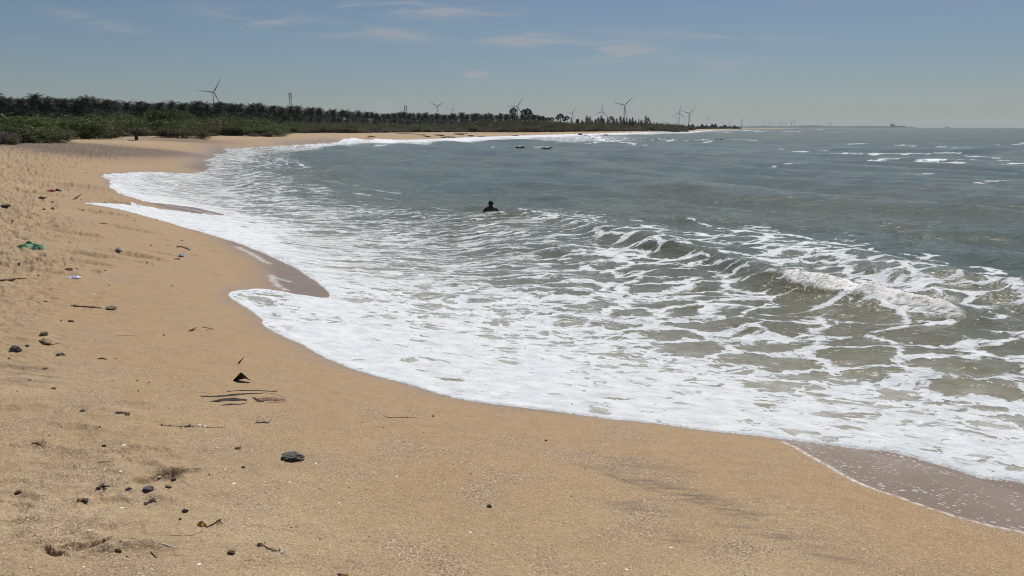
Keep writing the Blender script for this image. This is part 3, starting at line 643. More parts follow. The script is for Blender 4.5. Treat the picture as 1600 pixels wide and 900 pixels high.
# palms: trunk + crown, four makes of each
def palm(name, seed):
    q = random.Random(seed); root = empty(name)
    h = 12.2; lean = Vector((q.uniform(-1, 1), q.uniform(-1, 1), 0))*1.1
    tp = [Vector((0, 0, -.3)) + lean*(t*t) + Vector((0, 0, h*t+.3*t)) for t in (0, .25, .5, .75, 1)]
    mb = MB(); mb.tube(tp, [.24, .17, .15, .14, .13], 6); mb.build('trunk', M_palmbark, root, True)
    top = tp[-1]; mb = MB(); nf = 30
    for i in range(nf):
        a = i*2.39996 + q.uniform(-.2, .2); t0 = i/nf
        el = R(80 - 120*t0 + q.uniform(-10, 10)); L = q.uniform(3.0, 3.9)*(1-.15*(t0 > .8))
        d = Vector((math.cos(a), math.sin(a), 0)); P = []; p = top.copy(); e = el
        for k in range(9):
            P.append(p.copy()); p = p + (d*math.cos(e) + Vector((0, 0, 1))*math.sin(e))*(L/8); e -= R(5.5 + 1.9*k)*(1 if e > R(-80) else 0)
        side = Vector((-d.y, d.x, 0)); mb.tube(P[::2]+[P[-1]], [.05, .04, .03, .02, .012, .01][:len(P[::2])+1], 3, False)
        for k in range(1, 9):
            for sgn in (-1, 1):
                for j in (0, .5):
                    if k == 8 and j: continue
                    b0 = P[k-1].lerp(P[k], j if k > 0 else 0); ax = (P[k]-P[k-1]).normalized()
                    ll = (.45+.75*math.sin(math.pi*min(1, (k-1+j)/7.5+.08)))*q.uniform(.8, 1.1)
                    dr = (side*sgn*.72 + ax*.45 - Vector((0, 0, 1))*q.uniform(.1, .55)).normalized()
                    mb.poly([b0-ax*.07, b0+ax*.10, b0+dr*ll+ax*.02])
    for i in range(9):
        a = q.uniform(0, 6.28); d = Vector((math.cos(a), math.sin(a), 0))
        p0 = top-Vector((0, 0, .1)); p1 = p0+d*.9-Vector((0, 0, .7)); p2 = p1+d*.3-Vector((0, 0, 1.6)); s_ = Vector((-d.y, d.x, 0))*.22
        mb.poly([p0-s_*.3, p0+s_*.3, p1+s_, p2, p1-s_])
    mb.build('crown', M_palm, root); return root
palms = [palm('coconut_palm', 100+i) for i in range(5)]
VT = [(-60, 147), (0, 149), (50, 151), (150, 153), (185, 154), (215, 160), (300, 158), (350, 159), (400, 161), (450, 164), (500, 168), (550, 172), (600, 175), (650, 174.5), (700, 176), (750, 177), (800, 177.5), (830, 179), (858, 183)]
def ptop(u): return float(np.interp(u, [a for a, _ in VT], [b for _, b in VT]))
def at(u, dist):     # position on the ground plane: bearing of u, depth dist
    return ((u-U0)/F*dist*1.0/ (CP) * 1.0 * .979, dist)
spots = []
row = 0
for rowk, (mul, n) in enumerate(((1.0, 92), (1.045, 88), (1.09, 70), (1.14, 50))):
    # evenly spaced in metres: spacing in u shrinks with distance
    us = [-25.0]
    while us[-1] < 852: 
        d_ = 12.4*F/(VH-ptop(us[-1]))*mul; us.append(us[-1] + F/d_*(5.2 if rowk < 2 else 6.6)*(1.0 if d_ < 450 else 1.25))
    for u in us:
        uu = u + rnd.uniform(-3, 3)*350/ (12.4*F/(VH-ptop(u))); d_ = 12.4*F/(VH-ptop(uu))*mul*rnd.uniform(.985, 1.02)
        spots.append((rowk, uu, d_))
spots = [s for s in spots]
rnd.shuffle(spots); spots.sort(key=lambda s: s[0]); indiv = spots[:288]; extra = spots[288:]
first = True; used = set()
for k, (rowk, u, d_) in enumerate(indiv):
    x, y = at(u, d_); v_ = rnd.randrange(5)
    o = palms[v_] if v_ not in used else dup(palms[v_]); used.add(v_)
    s = rnd.uniform(.95, 1.05) * (rnd.choice([1, 1, 1, 1.03, .96]))
    o.location = (x, y, zcrest(math.hypot(x, y))-.1); o.rotation_euler = (rnd.gauss(0, .05), rnd.gauss(0, .05), rnd.uniform(0, 6.28)); o.scale = (s*1.28, s*1.28, s)
    nm = ('in the front row above the green thicket' if u < 430 else 'in the front row behind the low scrub') if rowk == 0 else ('deep in the grove behind the front row, above the green thicket' if u < 430 else 'deep in the grove behind the front row, above low scrub')
    tag(o, 'dark coconut palm ' + nm, 'palm tree', 'coconut palms of the grove behind the beach')
# palms further back, merged: only the dark mass between the front crowns
mb = MB(); q = random.Random(9)
cr = palms[0].children[1].data if palms[0].children[1].name.startswith('crown') else palms[0].children[0].data
cv = np.array([v.co[:] for v in cr.vertices]); cf = [tuple(p.vertices) for p in cr.polygons if len(p.vertices) >= 3][::2]
VV = []; FF = []; base = 0
us = np.arange(-30, 850, 7.5)
for rowm, hk in ((.985, .34), (1.0, .5), (1.02, .66), (1.04, .82), (1.07, .42), (1.1, .6), (1.14, .78), (1.18, .94)):
    for u in us:
        uu = u+q.uniform(-4, 4); d_ = 12.4*F/(VH-ptop(uu))*rowm
        x, y = at(uu, d_); s = q.uniform(.88, 1.08) * hk
        a = q.uniform(0, 6.28); ca, sa = math.cos(a)*1.2, math.sin(a)*1.2
        VV.append(np.stack([cv[:, 0]*ca-cv[:, 1]*sa+x, cv[:, 0]*sa+cv[:, 1]*ca+y, (cv[:, 2]-12.2)*1.0+12.2*s+zcrest(d_)], 1))
        FF += [tuple(i+base for i in f) for f in cf]; base += len(cv)
VV = np.concatenate(VV)
# trunk bundle for the merged rows
gr_ = mesh('palm_grove', VV, FF, M_palm); tag(gr_, 'dark mass of further palm crowns deep inside the coconut grove', 'palm grove', kind='stuff')
# leaf triangles scattered through overlapping lobes, for bush and tree crowns
def leafcloud(q, W, Hh, D, n, size, flat=.8, lobes=9):
    V = []; Fc = []
    L = [(Vector((q.uniform(-.75, .75)*W, q.uniform(-.75, .75)*D, q.uniform(.25, .62)*Hh)), q.uniform(.34, .55)) for _ in range(lobes)]
    for i in range(n):
        c, r = L[i % lobes]; 
        while True:
            p = Vector((q.uniform(-1, 1), q.uniform(-1, 1), q.uniform(-1, 1)))
            if .25 < p.length < 1: break
        p = p*(.55+.45*q.random()**.5) if p.length > .6 else p
        pos = Vector((c.x+p.x*r*W, c.y+p.y*r*D, c.z+p.z*r*Hh*.95))
        if pos.z < .02*Hh: pos.z = q.uniform(0, .15)*Hh
        a = Vector((q.uniform(-1, 1), q.uniform(-1, 1), q.uniform(-.6, 1.0))).normalized(); b = a.cross(Vector((q.uniform(-1, 1), q.uniform(-1, 1), q.uniform(-1, 1)))).normalized()
        s = size*q.uniform(.6, 1.4); k = len(V)
        V += [pos-b*s*.5, pos+b*s*.5, pos+a*s*1.5]; Fc.append((k, k+1, k+2))
    return V, Fc
def bush(name, seed, mat, W, Hh, n, size, lobes=9, limbs=True, stalks=0):
    q = random.Random(seed); root = empty(name)
    V, Fc = leafcloud(q, W/2, Hh, W/2*.8, n, size, lobes=lobes)
    for i in range(stalks):
        a = q.uniform(0, 6.28); b = Vector((math.cos(a)*W*.42*q.random(), math.sin(a)*W*.34*q.random(), Hh*.3)); d = Vector((q.uniform(-.5, .5), q.uniform(-.5, .5), 1)).normalized()
        l = q.uniform(.45, .85)*Hh; k = len(V); V += [b+Vector((.03, 0, 0))*Hh*.3, b-Vector((.03, 0, 0))*Hh*.3, b+d*l]; Fc.append((k, k+1, k+2))
    mesh('crown', V, Fc, mat, root)
    mb = MB()
    for i in range(7):
        a = i*.9+q.uniform(-.3, .3); e = Vector((math.cos(a)*W*.3, math.sin(a)*W*.25, Hh*.6)); mb.tube([(0, 0, -.3), e*.45+Vector((0, 0, .1*Hh)), e], [.05*Hh**.5, .035, .015], 4)
    mb.build('trunk', M_bark, root)
    return root
B_green = [bush('thorn_bush', 20+i, M_bush, 7.5, 4.0, 9000, .135, 11, stalks=40) for i in range(3)]
B_olive = [bush('thorn_bush', 30+i, M_bush2, 7.5, 4.0, 8500, .135, 11, stalks=60) for i in range(3)]
B_brown = [bush('dry_bush', 40+i, M_brown, 5.0, 2.0, 4200, .12, 9, stalks=120) for i in range(2)]
usedb = set()
def put(protos, u, d_, wpx, hm, label, cat, group, zoff=0, wid=None):
    k = rnd.randrange(len(protos)); p = protos[k]
    o = p if p.name not in usedb else dup(p); usedb.add(p.name)
    x, y = at(u, d_); w0, h0 = (5.0, 2.0) if p.name.startswith('dry') else (7.5, 4.0)
    wm = wpx*d_/F
    o.location = (x, y, gz(x, y)-.1+zoff); o.rotation_euler = (0, 0, rnd.choice([0, math.pi])+rnd.uniform(-.5, .5)); o.scale = (wm/w0, max(wm, 4)/w0*1.0, hm/h0)
    if cat: tag(o, label, cat, group)
    return o
VB = [(-30, 222), (0, 222), (50, 220), (100, 217), (150, 214), (200, 212), (250, 210.5), (300, 212.5), (350, 212.5), (400, 213), (430, 213.5), (440, 209), (500, 207.5), (560, 208), (620, 207), (700, 206.5), (800, 207), (860, 206.5), (900, 206), (1000, 204.8), (1062, 204.6), (1080, 203.6)]
VTOP = [(-30, 178), (0, 177), (25, 180), (60, 176), (100, 174), (150, 174), (200, 175), (225, 170), (262, 168), (290, 176), (330, 178), (360, 177), (385, 180), (400, 184), (440, 188), (500, 190), (560, 191), (620, 192), (700, 193), (740, 190), (770, 187), (830, 187), (860, 188), (900, 190), (1000, 191), (1040, 193), (1075, 196.5)]
fb = lambda u: float(np.interp(u, [a for a, _ in VB], [b for _, b in VB])); ft = lambda u: float(np.interp(u, [a for a, _ in VTOP], [b for _, b in VTOP]))
def base_dist(u):
    # where the foot of the scrub meets the sand
    zz = 2.0; v = fb(u)
    for _ in range(8):
        d_ = (H-zz)*F/max(v-VH, 1.5); d_ = min(d_, 620); zz = min(zcrest(d_)+0.0, H-.4)
    if u > 300: d_ = max(d_, min(hit(u, fb(u), 620)[1], 600)) + 3
    return d_
cntb = 0
for rowk, (mul, fr) in enumerate(((1.0, .55), (1.10, .80), (1.24, 1.0), (1.42, 1.0))):
    u = -20.0 + rowk*9
    while u < 1072:
        d0 = base_dist(u)*mul; hm = ((VH-ft(u))*d0/F + H - zcrest(d0))*fr*rnd.uniform(.88, 1.04)
        wpx = max(20, (8.5 if u < 430 else 9.5)*F/d0*rnd.uniform(.85, 1.25)) if rowk else max(17, 6.5*F/d0*rnd.uniform(.8, 1.2))
        if rowk == 3 and u < 430: u += wpx; continue
        if u < 430:
            gp = B_green if rnd.random() < (.8 if rowk else .5) else B_olive
            lab = 'leafy green thorn bush at the front foot of the left thicket' if rowk == 0 else ('rounded green thorn bush in the middle of the left thicket' if rowk == 1 else 'tall green thorn bush at the back of the left thicket, under the palms')
            grp = 'thorn bushes of the left thicket'
        else:
            gp = B_olive if rnd.random() < (.9 if u > 850 else .62) else B_green
            lab = ('low ' if rowk == 0 else '')+('olive brown scrub bush along the headland beach' if u > 850 else 'olive green scrub bush in front of the palm grove') + (' at its sandy edge' if rowk == 0 else (' in its middle row' if rowk == 1 else ' in its back rows'))
            grp = 'scrub bushes between the far beach and the trees'
        if rowk == 0 and ((u > 560 and rnd.random() < .5)): gp = B_brown
        put(gp, u, d0, wpx*1.25, hm if gp is not B_brown else hm*.8, lab, 'bush', grp); cntb += 1
        u += wpx*(.72 if rowk else .8)
LM = [(60, 'left edge of the view'), (347, 'large wind turbine'), (463, 'tall lattice mast'), (638, 'short lattice mast'), (686, 'V shaped turbine'), (808, 'turbine with the level blade'), (874, 'ball headed palmyras'), (971, 'tallest headland turbine')]
ORD = ['', 'first', 'second', 'third', 'fourth', 'fifth', 'sixth', 'seventh', 'eighth', 'ninth', 'tenth', 'eleventh', 'twelfth']
def ordinal_labels(objs, fmt, lms):
    """objs: (u, object); each is named by counting from the closest landmark"""
    objs = sorted(objs, key=lambda t: t[0]); cnt = {}
    for u, o in objs:
        L = min(lms, key=lambda l: abs(l[0]-u)); side = 'right' if u >= L[0] else 'left'; cnt.setdefault((L, side), []).append((abs(u-L[0]), o))
    for (L, side), v in cnt.items():
        for k, (_, o) in enumerate(sorted(v, key=lambda t: t[0])): o['label'] = fmt % (ORD[min(k+1, 12)], side, L[1])
PF = [(proj(o.location.x, o.location.y, 10.)[0], o) for o in COL.objects if o.get('group', '').startswith('coconut') and 'front row' in o['label'] and 'behind the front row' not in o['label']]
ordinal_labels([(float(u), o) for u, o in PF], 'front row coconut palm, %s %s of the %s', LM[:6])
LB = [(0, 'left edge of the view'), (213, 'upright drum'), (347, 'large wind turbine'), (463, 'tall lattice mast'), (582, 'small rock cluster'), (700, 'brown rock ledges'), (808, 'turbine with the level blade'), (905, 'black blocky surf rock'), (971, 'tallest headland turbine'), (1062, 'headland tip')]
for ph, fm in (('front foot', 'thorn bush at the thicket front, %s %s of the %s'), ('in the middle of the left', 'middle row thicket bush, %s %s of the %s'), ('at the back of the left', 'back row thicket bush, %s %s of the %s'),
               ('sandy edge', 'low scrub bush by the sand, %s %s of the %s'), ('its middle row', 'middle row scrub bush, %s %s of the %s'), ('its back rows', 'back row scrub bush, %s %s of the %s')):
    ordinal_labels([(float(proj(o.location.x, o.location.y, 3.)[0]), o) for o in COL.objects if o.get('category') == 'bush' and ph in o.get('label', '')], fm, LB)
# grey dry brush lying along the foot of the green thicket
for u, wp, hm in ((5, 34, 1.3), (30, 30, 1.2), (60, 26, .8), (175, 34, .9), (205, 30, .8), (235, 22, .5), (340, 20, .7), (312, 16, 1.2), (425, 22, 1.2), (440, 18, 1.0), (460, 14, .6), (470, 12, .7), (405, 16, .9)):
    put(B_brown, u, base_dist(u)*.97, wp, hm, 'grey leafless dry brush at the sandy foot of the thicket', 'dry bush', 'grey dry brush along the thicket')
# one taller tree standing out of the thicket
def round_tree():
    q = random.Random(77); root = empty('thorn_tree')
    V, Fc = leafcloud(q, 3.9, 5.6, 3.2, 9500, .17, lobes=15)
    mesh('crown', V, Fc, leafmat('yellow green leaves', (.034, .046, .012), (.085, .092, .025), .5), root)
    mb = MB()
    for i in range(7):
        a = i*.95; e = Vector((math.cos(a)*2.2, math.sin(a)*1.7, 3.6)); mb.tube([(0, 0, -.3), Vector((e.x*.25, e.y*.25, 1.4)), e], [.16, .10, .03], 5)
    mb.build('trunk', M_bark, root); return root
o = round_tree(); d_ = base_dist(262)*.99; x, y = at(262, d_); o.location = (x, y, gz(x, y)-.1)
tag(o, 'rounded yellow green tree bulging out of the thicket where the sand crest is highest', 'tree')
# palmyra palms with ball-shaped heads
def palmyra(seed):
    q = random.Random(seed); root = empty('palmyra_palm')
    mb = MB(); mb.tube([(0, 0, -.3), (.1, 0, 6), (0, 0, 11)], [.3, .24, .2], 6); mb.build('trunk', M_palmbark, root, True)
    mb = MB(); c = Vector((0, 0, 11.4))
    for i in range(46):
        d = Vector((q.gauss(0, 1), q.gauss(0, 1), q.gauss(.1, .9))).normalized(); st = c+d*q.uniform(.9, 1.5); s = d.orthogonal().normalized(); s.rotate(Quaternion(d, q.uniform(0, 6.28)))
        n = d.cross(s)
        for k in range(9):
            a = (k-4)*.33; e1 = (d*math.cos(a)+s*math.sin(a)); e2 = (d*math.cos(a+.2)+s*math.sin(a+.2)); mb.poly([st, st+e1*.75+n*.05, st+(e1+e2)*.62, st+e2*.7-n*.05])
        mb.tube([c, st], .03, 3, False)
    mb.build('crown', M_palm, root); return root
pp = [palmyra(i) for i in range(2)]; up = set()
for (u, v, hp) in ((802, 171, 1), (818, 173.5, 1), (829, 177, .9), (841, 181, .9), (847, 182.5, .8), (861, 184.5, 1.1), (869, 182.5, .8), (874, 179.5, 1.2), (884, 182.5, 1.1), (880, 184, .9), (824, 172, 1.1)):
    d_ = 560; x, y = at(u, d_); zt = H+(VH-v)*d_/F; k = rnd.randrange(2); o = pp[k] if k not in up else dup(pp[k]); up.add(k)
    g0 = zcrest(d_); s = (zt-g0)/13.2; o.location = (x, y, g0); o.rotation_euler = (0, 0, rnd.uniform(0, 6)); o.scale = (s*hp*1.15,)*2+(s,)
    tag(o, 'dark ball headed palmyra palm standing at the right end of the coconut grove', 'palm tree', 'palmyra palms at the end of the grove')
# feathery casuarinas on the headland
def casuarina(seed, wide):
    q = random.Random(seed); root = empty('casuarina_tree'); mb = MB(); mb.tube([(0, 0, -.3), (.1, 0, 4), (0, 0, 8.8)], [.16, .10, .02], 5); mb.build('trunk', M_bark, root, True)
    mb = MB()
    for i in range(430):
        t = q.random()**.8; z = 1.2+t*7.6; r = wide*(1-t)**.7*(.35+.65*q.random())+.1; a = q.uniform(0, 6.28)
        p = Vector((math.cos(a)*r, math.sin(a)*r, z)); d = Vector((math.cos(a)*.5, math.sin(a)*.5, q.uniform(.5, 1.4))).normalized(); s = Vector((-math.sin(a), math.cos(a), 0))*.09
        mb.poly([p-s, p+s, p+d*q.uniform(.5, 1.1)])
    mb.build('crown', M_needle, root); return root
cs = [casuarina(1, 1.3), casuarina(2, 1.9), casuarina(3, 3.0)]; uc = set()
cl = [(892,184,1),(898,182,0),(902,183,0),(908,185,0),(914,181,1),(918,180.5,1),(923,184,0),(927,182,0),(931,183.5,1),(936,182,1),(941,184,0),(946,181,1),(951,180,2),(956,183,1),(960,184,0),(965,180,0),(970,183,1),(975,184,0),(980,183,1),(984,181.5,0),(988,183,1),(993,185,0),(998,186,1),(1003,180,2),(1008,181,2),(906,186,1),(1012,188,1),(1017,189,0),(1022,191,0),(939,186,1),(954,186,2),(985,187,2),(996,188,2),(972,187,2),(919,187,2),(899,188,1)]
for i, (u, v, k) in enumerate(cl):
    d_ = 640+rnd.uniform(-15, 30); v += rnd.uniform(-1.2, 2.4); x, y = at(u+rnd.uniform(-1, 1), d_); h_ = H+(VH-v)*d_/F-1.0; o = cs[k] if k not in uc else dup(cs[k]); uc.add(k)
    o.location = (x, y, 1.0); s_ = rnd.uniform(.85, 1.9); o.scale = (h_/10.5*s_, h_/10.5*s_, h_/9.4*rnd.uniform(.82, 1.06)); o.rotation_euler = (0, 0, rnd.uniform(0, 6))
    tag(o, 'narrow feathery casuarina rising above the scrub of the headland' if k < 2 else 'broad bushy casuarina rising above the scrub of the headland', 'tree', 'casuarinas on the headland')
# the low wooded spit beyond the headland: one far-off mass
mb = MB(); q = random.Random(31)
for i in range(9000):
    t = q.random(); u = 1066+t*84; d_ = 1150+t*520+q.uniform(0, 140); x, y = at(u, d_)
    hh = (3.0+1.5*math.sin(u*.37)+1.2*math.sin(u*.9)+q.uniform(-.6, .6))*(1-sstep(1135, 1152, u)*.6); z = .6+q.random()*max(hh, 1.0)*1.35
    if 1094 < u < 1103 or 1105 < u < 1113 or 1132 < u < 1137: z *= 1.3
    mb.poly([(x-1, y, z), (x+1, y+q.uniform(-1, 1), z+q.uniform(-.3, .3)), (x+q.uniform(-.6, .6), y, z+q.uniform(.8, 1.8))])
tag(mb.build('distant_wood', M_needle), 'dark line of far trees on the low spit beyond the headland', 'wood', kind='stuff')
# low blue hills and land across the bay
mb = MB(); prev = None; q = random.Random(4)
M_far = simple('far land', (.06, .07, .055), 1, scale=.002)
pf = [(1100,196.8),(1140,197.6),(1148,197.3),(1170,197.4),(1190,196.6),(1210,197.4),(1240,197),(1252,196),(1268,196),(1285,197.2),(1310,197.2),(1330,196.6),(1370,197),(1378,197.9),(1392,198.3),(1405,198.8),(1416,199.2)]
xs = np.arange(1100, 1416, 1.5); VVh = []; FFh = []
for i, u in enumerate(xs):
    v = float(np.interp(u, [a for a, _ in pf], [b for _, b in pf])) + .25*float(perlin(np.array([u*.13]), np.array([.5]), 3)[0]); d_ = 8600
    x, y = at(u, d_); zt = max(H+(VH-v)*d_/F, 1)
    VVh += [(x, y-160, -3), (x, y, zt), (x, y+900, zt*.7), (x, y+2200, -3)]
    if i: 
        b = 4*(i-1); FFh += [(b+j, b+4+j, b+5+j, b+1+j) for j in range(3)]
o = mesh('hills', VVh, FFh, M_far, None, True); o['kind'] = 'structure'

# ------------------------------------------------------------------ wind turbines
M_turb = simple('turbine paint', (.42, .44, .46), .5, .05, .05)
M_steel = simple('galvanised steel', (.22, .22, .23), .6, .1, 1)
def blade_mesh():
    mb = MB(); prof = [(0, 1.0, .9), (2, 1.1, .8), (6, 1.9, .55), (12, 1.6, .4), (22, 1.1, .26), (32, .75, .16), (39, .42, .08), (40, .15, .04)]
    for z, c, t in prof:
        for k in range(8):
            a = 2*math.pi*k/8; mb.V.append(Vector((math.cos(a)*c, math.sin(a)*t, z)))
    n = 8
    for i in range(len(prof)-1):
        for k in range(n): mb.F.append((i*n+k, i*n+(k+1) % n, (i+1)*n+(k+1) % n, (i+1)*n+k))
    mb.F.append(tuple(reversed(range(8)))); mb.F.append(tuple((len(prof)-1)*8+k for k in range(8)))
    me = bpy.data.meshes.new('blade'); me.from_pydata([tuple(v) for v in mb.V], [], mb.F); me.materials.append(M_turb); me.update(); return me
BLADE = blade_mesh()
mb = MB(); mb.tube([(0, 0, 0), (0, 0, 30), (0, 0, 78)], [2.5, 2.1, 1.3], 14); tw = mb.build('tower', M_turb, None, True); TOW = tw.data; bpy.data.objects.remove(tw)
bm = bmesh.new(); bmesh.ops.create_cube(bm, size=1)
for v in bm.verts: v.co = Vector((v.co.x*3.4*(1 if v.co.y < 0 else .75), v.co.y*10+2.5, v.co.z*3.6*(1 if v.co.y < 0 else .8)))
bmesh.ops.bevel(bm, geom=bm.edges[:], offset=.5, segments=2, affect='EDGES'); nb = bobj('nacelle', bm, M_turb, None, False); NAC = nb.data; bpy.data.objects.remove(nb)
bm = bmesh.new(); bmesh.ops.create_uvsphere(bm, u_segments=12, v_segments=8, radius=1.7)
for v in bm.verts: v.co.y *= 1.3
nb = bobj('hub', bm, M_turb); HUBM = nb.data; bpy.data.objects.remove(nb)
def turbine(u, v, L, phi, yaw, label, group=None):
    d_ = 40*F/L; x, y = at(u, d_); zh = H+(VH-v)*d_/F
    root = empty('wind_turbine', (x, y, 0)); root.rotation_euler = (0, 0, R(yaw)-math.atan2(x, y)); s = 1.0
    def add(n, me, loc=(0, 0, 0), rot=(0, 0, 0), sc_=(1, 1, 1), par=None):
        o = bpy.data.objects.new(n, me); COL.objects.link(o); o.parent = par or root; o.location = loc; o.rotation_euler = rot; o.scale = sc_; return o
    add('tower', TOW, sc_=(1, 1, zh/78)); add('nacelle', NAC, (0, 0, zh+.6)); hub = add('hub', HUBM, (0, -3.6, zh+.6))
    for k in range(3): add('blade', BLADE, (0, -3.6, zh+.6), (0, R(phi+120*k), 0))
    tag(root, label, 'wind turbine', group)
turbine(347,147,24.5,33,25,'large wind turbine rising above the palm grove on the left, nearest of all','wind turbines')
turbine(8,151,20,-14,30,'wind turbine behind the leftmost palms with just one thin blade showing','wind turbines')
turbine(686,168,14,60,10,'wind turbine over the grove with two blades raised in a V shape','wind turbines')
turbine(709,172,9.5,25,50,'small pale wind turbine just right of the V shaped one above the palms','wind turbines')
turbine(808.5,168,16,31,5,'wind turbine beside the palmyra palms, one blade pointing level to the left','wind turbines')
turbine(891.5,178,10.5,33,5,'wind turbine just right of the ball headed palmyra palms','wind turbines')
turbine(937,175.5,13.5,7,0,'wind turbine behind the casuarinas with one blade straight up','wind turbines')
turbine(971,166.5,18,46,0,'tallest wind turbine over the headland casuarinas, blades like a tick','wind turbines')
turbine(1055,178,11.8,9,0,'left wind turbine of the close pair beyond the headland, one blade upright','wind turbines')
turbine(1070,178.5,13.2,49,0,'right wind turbine of the close pair beyond the headland tip','wind turbines')
turbine(1050.5,185,6.2,62,20,'smaller far wind turbine half behind the close pair','wind turbines')
turbine(1098,185,5.4,50,0,'lone small wind turbine above the wooded spit','wind turbines')
turbine(1151,189,7.5,5,60,'thin wind turbine at the very tip of the wooded spit','wind turbines')
for i, (u, v, L) in enumerate(((1012,190,3.5),(1032,190,4),(1040,191,3.2),(1062,190.5,3.7),(1088,192,3.2),(1122,191,4),(1131,191,4.6),(1134.5,190.5,4.8),(1165,194,3),(1180,194,3.6),(1186,189.5,5),(1195,192,4.2),(1200,192,4),(1210,191,5.6),(1215,194,3.4),(1219,193,5),(1227,191,6.4),(1231,190.5,5.6),(1234,194,3.2),(1285,192.5,4.6),(1287.5,193,4.4),(1318,195,3))):
    turbine(u, v, L, rnd.uniform(0, 120), rnd.uniform(-30, 60), 'tiny hazy wind turbine on the far shore across the bay' if u > 1150 else 'tiny hazy wind turbine far behind the wooded spit', 'faint far wind turbines')
# lattice masts behind the palms
def mast(u, vt, d_, wm, label):
    x, y = at(u, d_); zt = H+(VH-vt)*d_/F; root = empty('lattice_mast', (x, y, 0)); mb = MB(); c = [(-wm, -wm), (wm, -wm), (wm, wm), (-wm, wm)]
    for a, b in c: mb.tube([(a*1.3, b*1.3, 0), (a, b, zt)], .13, 4)
    k = 0; z = 0
    while z < zt-2:
        for i in range(4):
            a, b = c[i], c[(i+1) % 4]; mb.tube([(a[0], a[1], z), (b[0], b[1], z+2)], .06, 3, False); mb.tube([(a[0], a[1], z+2), (b[0], b[1], z+2)], .06, 3, False)
        z += 2
    mb.build('frame', M_steel, root); mb = MB()
    for i, zz in enumerate((zt-1.5, zt-4, zt-4.4)):
        for s in (-1, 1): mb.box((s*(wm+.5), 0, zz), (.18, .15, 1.0))
    mb.tube([(0, 0, zt), (0, 0, zt+2)], .07, 4); mb.build('antenna', M_steel, root); tag(root, label, 'mast')
mast(463.5, 147, 720, .7, 'grey lattice radio mast sticking up from the middle of the palm grove')
mast(638, 166.5, 900, .9, 'short lattice mast peeping over the palms left of the V shaped turbine')
# ships and port on the horizon
M_ship = simple('ship grey', (.10, .13, .16), .7, .1, .01)
def ship(u, d_, Lm, label, big=True):
    x, y = at(u, d_); root = empty('cargo_ship', (x, y, 0)); root.rotation_euler = (0, 0, -math.atan2(x, y)); h = Lm/2; w_ = Lm*.08
    V = []; Fc = []
    st = [(-h, .5, 1.1), (-h*.8, 1, 1), (0, 1, .95), (h*.8, .9, 1), (h*1.03, .05, 1.25)]
    for xx, ww, zz in st: V += [(xx*.97, -w_*ww*.7, -2), (xx, -w_*ww, 14*zz*Lm/170), (xx, w_*ww, 14*zz*Lm/170), (xx*.97, w_*ww*.7, -2)]
    for i in range(4): Fc += [(4*i+j, 4*i+4+j, 4*i+4+(j+1) % 4, 4*i+(j+1) % 4) for j in range(4)]
    Fc += [(0, 1, 2, 3), (19, 18, 17, 16)]
    mesh('hull', V, Fc, M_ship, root); mb = MB(); k = Lm/170
    mb.box((-h*.55, 0, 24*k), (h*.28, w_*.8, 11*k)); mb.box((-h*.6, 0, 38*k), (h*.18, w_*.7, 5*k)); mb.box((-h*.35, 0, 18*k), (h*.5, w_*.7, 5*k)); mb.box((h*.5, 0, 17*k), (h*.3, w_*.6, 4*k))
    mb.build('superstructure', M_ship, root); mb = MB()
    for xx, zz in ((-h*.9, 52), (-h*.6, 60), (-h*.45, 50), (-h*.1, 34), (h*.4, 32), (h*.8, 28)):
        mb.tube([(xx, 0, 10*k), (xx, 0, zz*k)], 1.3*k, 5); mb.tube([(xx, 0, zz*.75*k), (xx+h*.14, 0, zz*.95*k)], .9*k, 4)
    mb.build('cranes', M_ship, root); tag(root, label, 'ship')
ship(1389, 9000, 175, 'hazy blue grey cargo ship with cranes at the end of the far shore')
ship(1411, 9800, 70, 'faint low vessel on the horizon just right of the large cargo ship')
ship(1466, 11500, 62, 'tiny faint vessel alone on the open sea horizon')

# ------------------------------------------------------------------ rocks
def rock_mesh(seed, sub=3, rough=.35, cuts=7, flat=.6, name='rock', mat=None):
    bm = bmesh.new(); bmesh.ops.create_icosphere(bm, subdivisions=sub, radius=1); q = random.Random(seed)
    pl = [(Vector((q.gauss(0, 1), q.gauss(0, 1), q.gauss(.2, .8))).normalized(), q.uniform(.55, .85)) for _ in range(cuts)]
    P = np.array([v.co[:] for v in bm.verts]); nzz = fbm(P[:, 0]*1.6+seed, P[:, 1]*1.6+P[:, 2]*1.3, 3, seed)
    for i, v in enumerate(bm.verts):
        for n, d in pl:
            t = v.co.dot(n)
            if t > d: v.co -= n*(t-d)*.9
        v.co *= 1+rough*.35*nzz[i]
        v.co.z *= flat
    me = bpy.data.meshes.new(name); bm.to_mesh(me); bm.free()
    if mat: me.materials.append(mat)
    return me
M_rockdk = simple('wet dark rock', (.028, .026, .024), .5, .3, 2, bump=.05)
M_ledge = simple('brown ledge rock', (.10, .07, .05), .9, .4, 1.2, bump=.05)
M_rock = simple('grey stone', (.13, .12, .11), .85, .45, 22, .3, bump=.004, col2=(.05, .045, .04))
M_rockp = simple('purple stone', (.12, .095, .11), .8, .4, 25, .3, bump=.003)
M_stone = simple('tan stone', (.22, .17, .12), .8, .4, 22, .3, bump=.003)
M_blk = simple('black crumb', (.085, .066, .052), .8, .4, 30)
M_brn = simple('dark brown litter', (.12, .070, .042), .8, .5, 30)
M_shell = simple('shell white', (.66, .62, .56), .5, .15, 30)
M_yel = simple('yellow husk', (.42, .26, .05), .6, .5, 30)
M_org = simple('orange bit', (.50, .25, .09), .6, .3, 30)
M_weed = simple('dark seaweed', (.022, .022, .014), .55, .5, 30)
M_green = simple('green leaf skin', (.045, .062, .014), .45, .5, 16, .4)
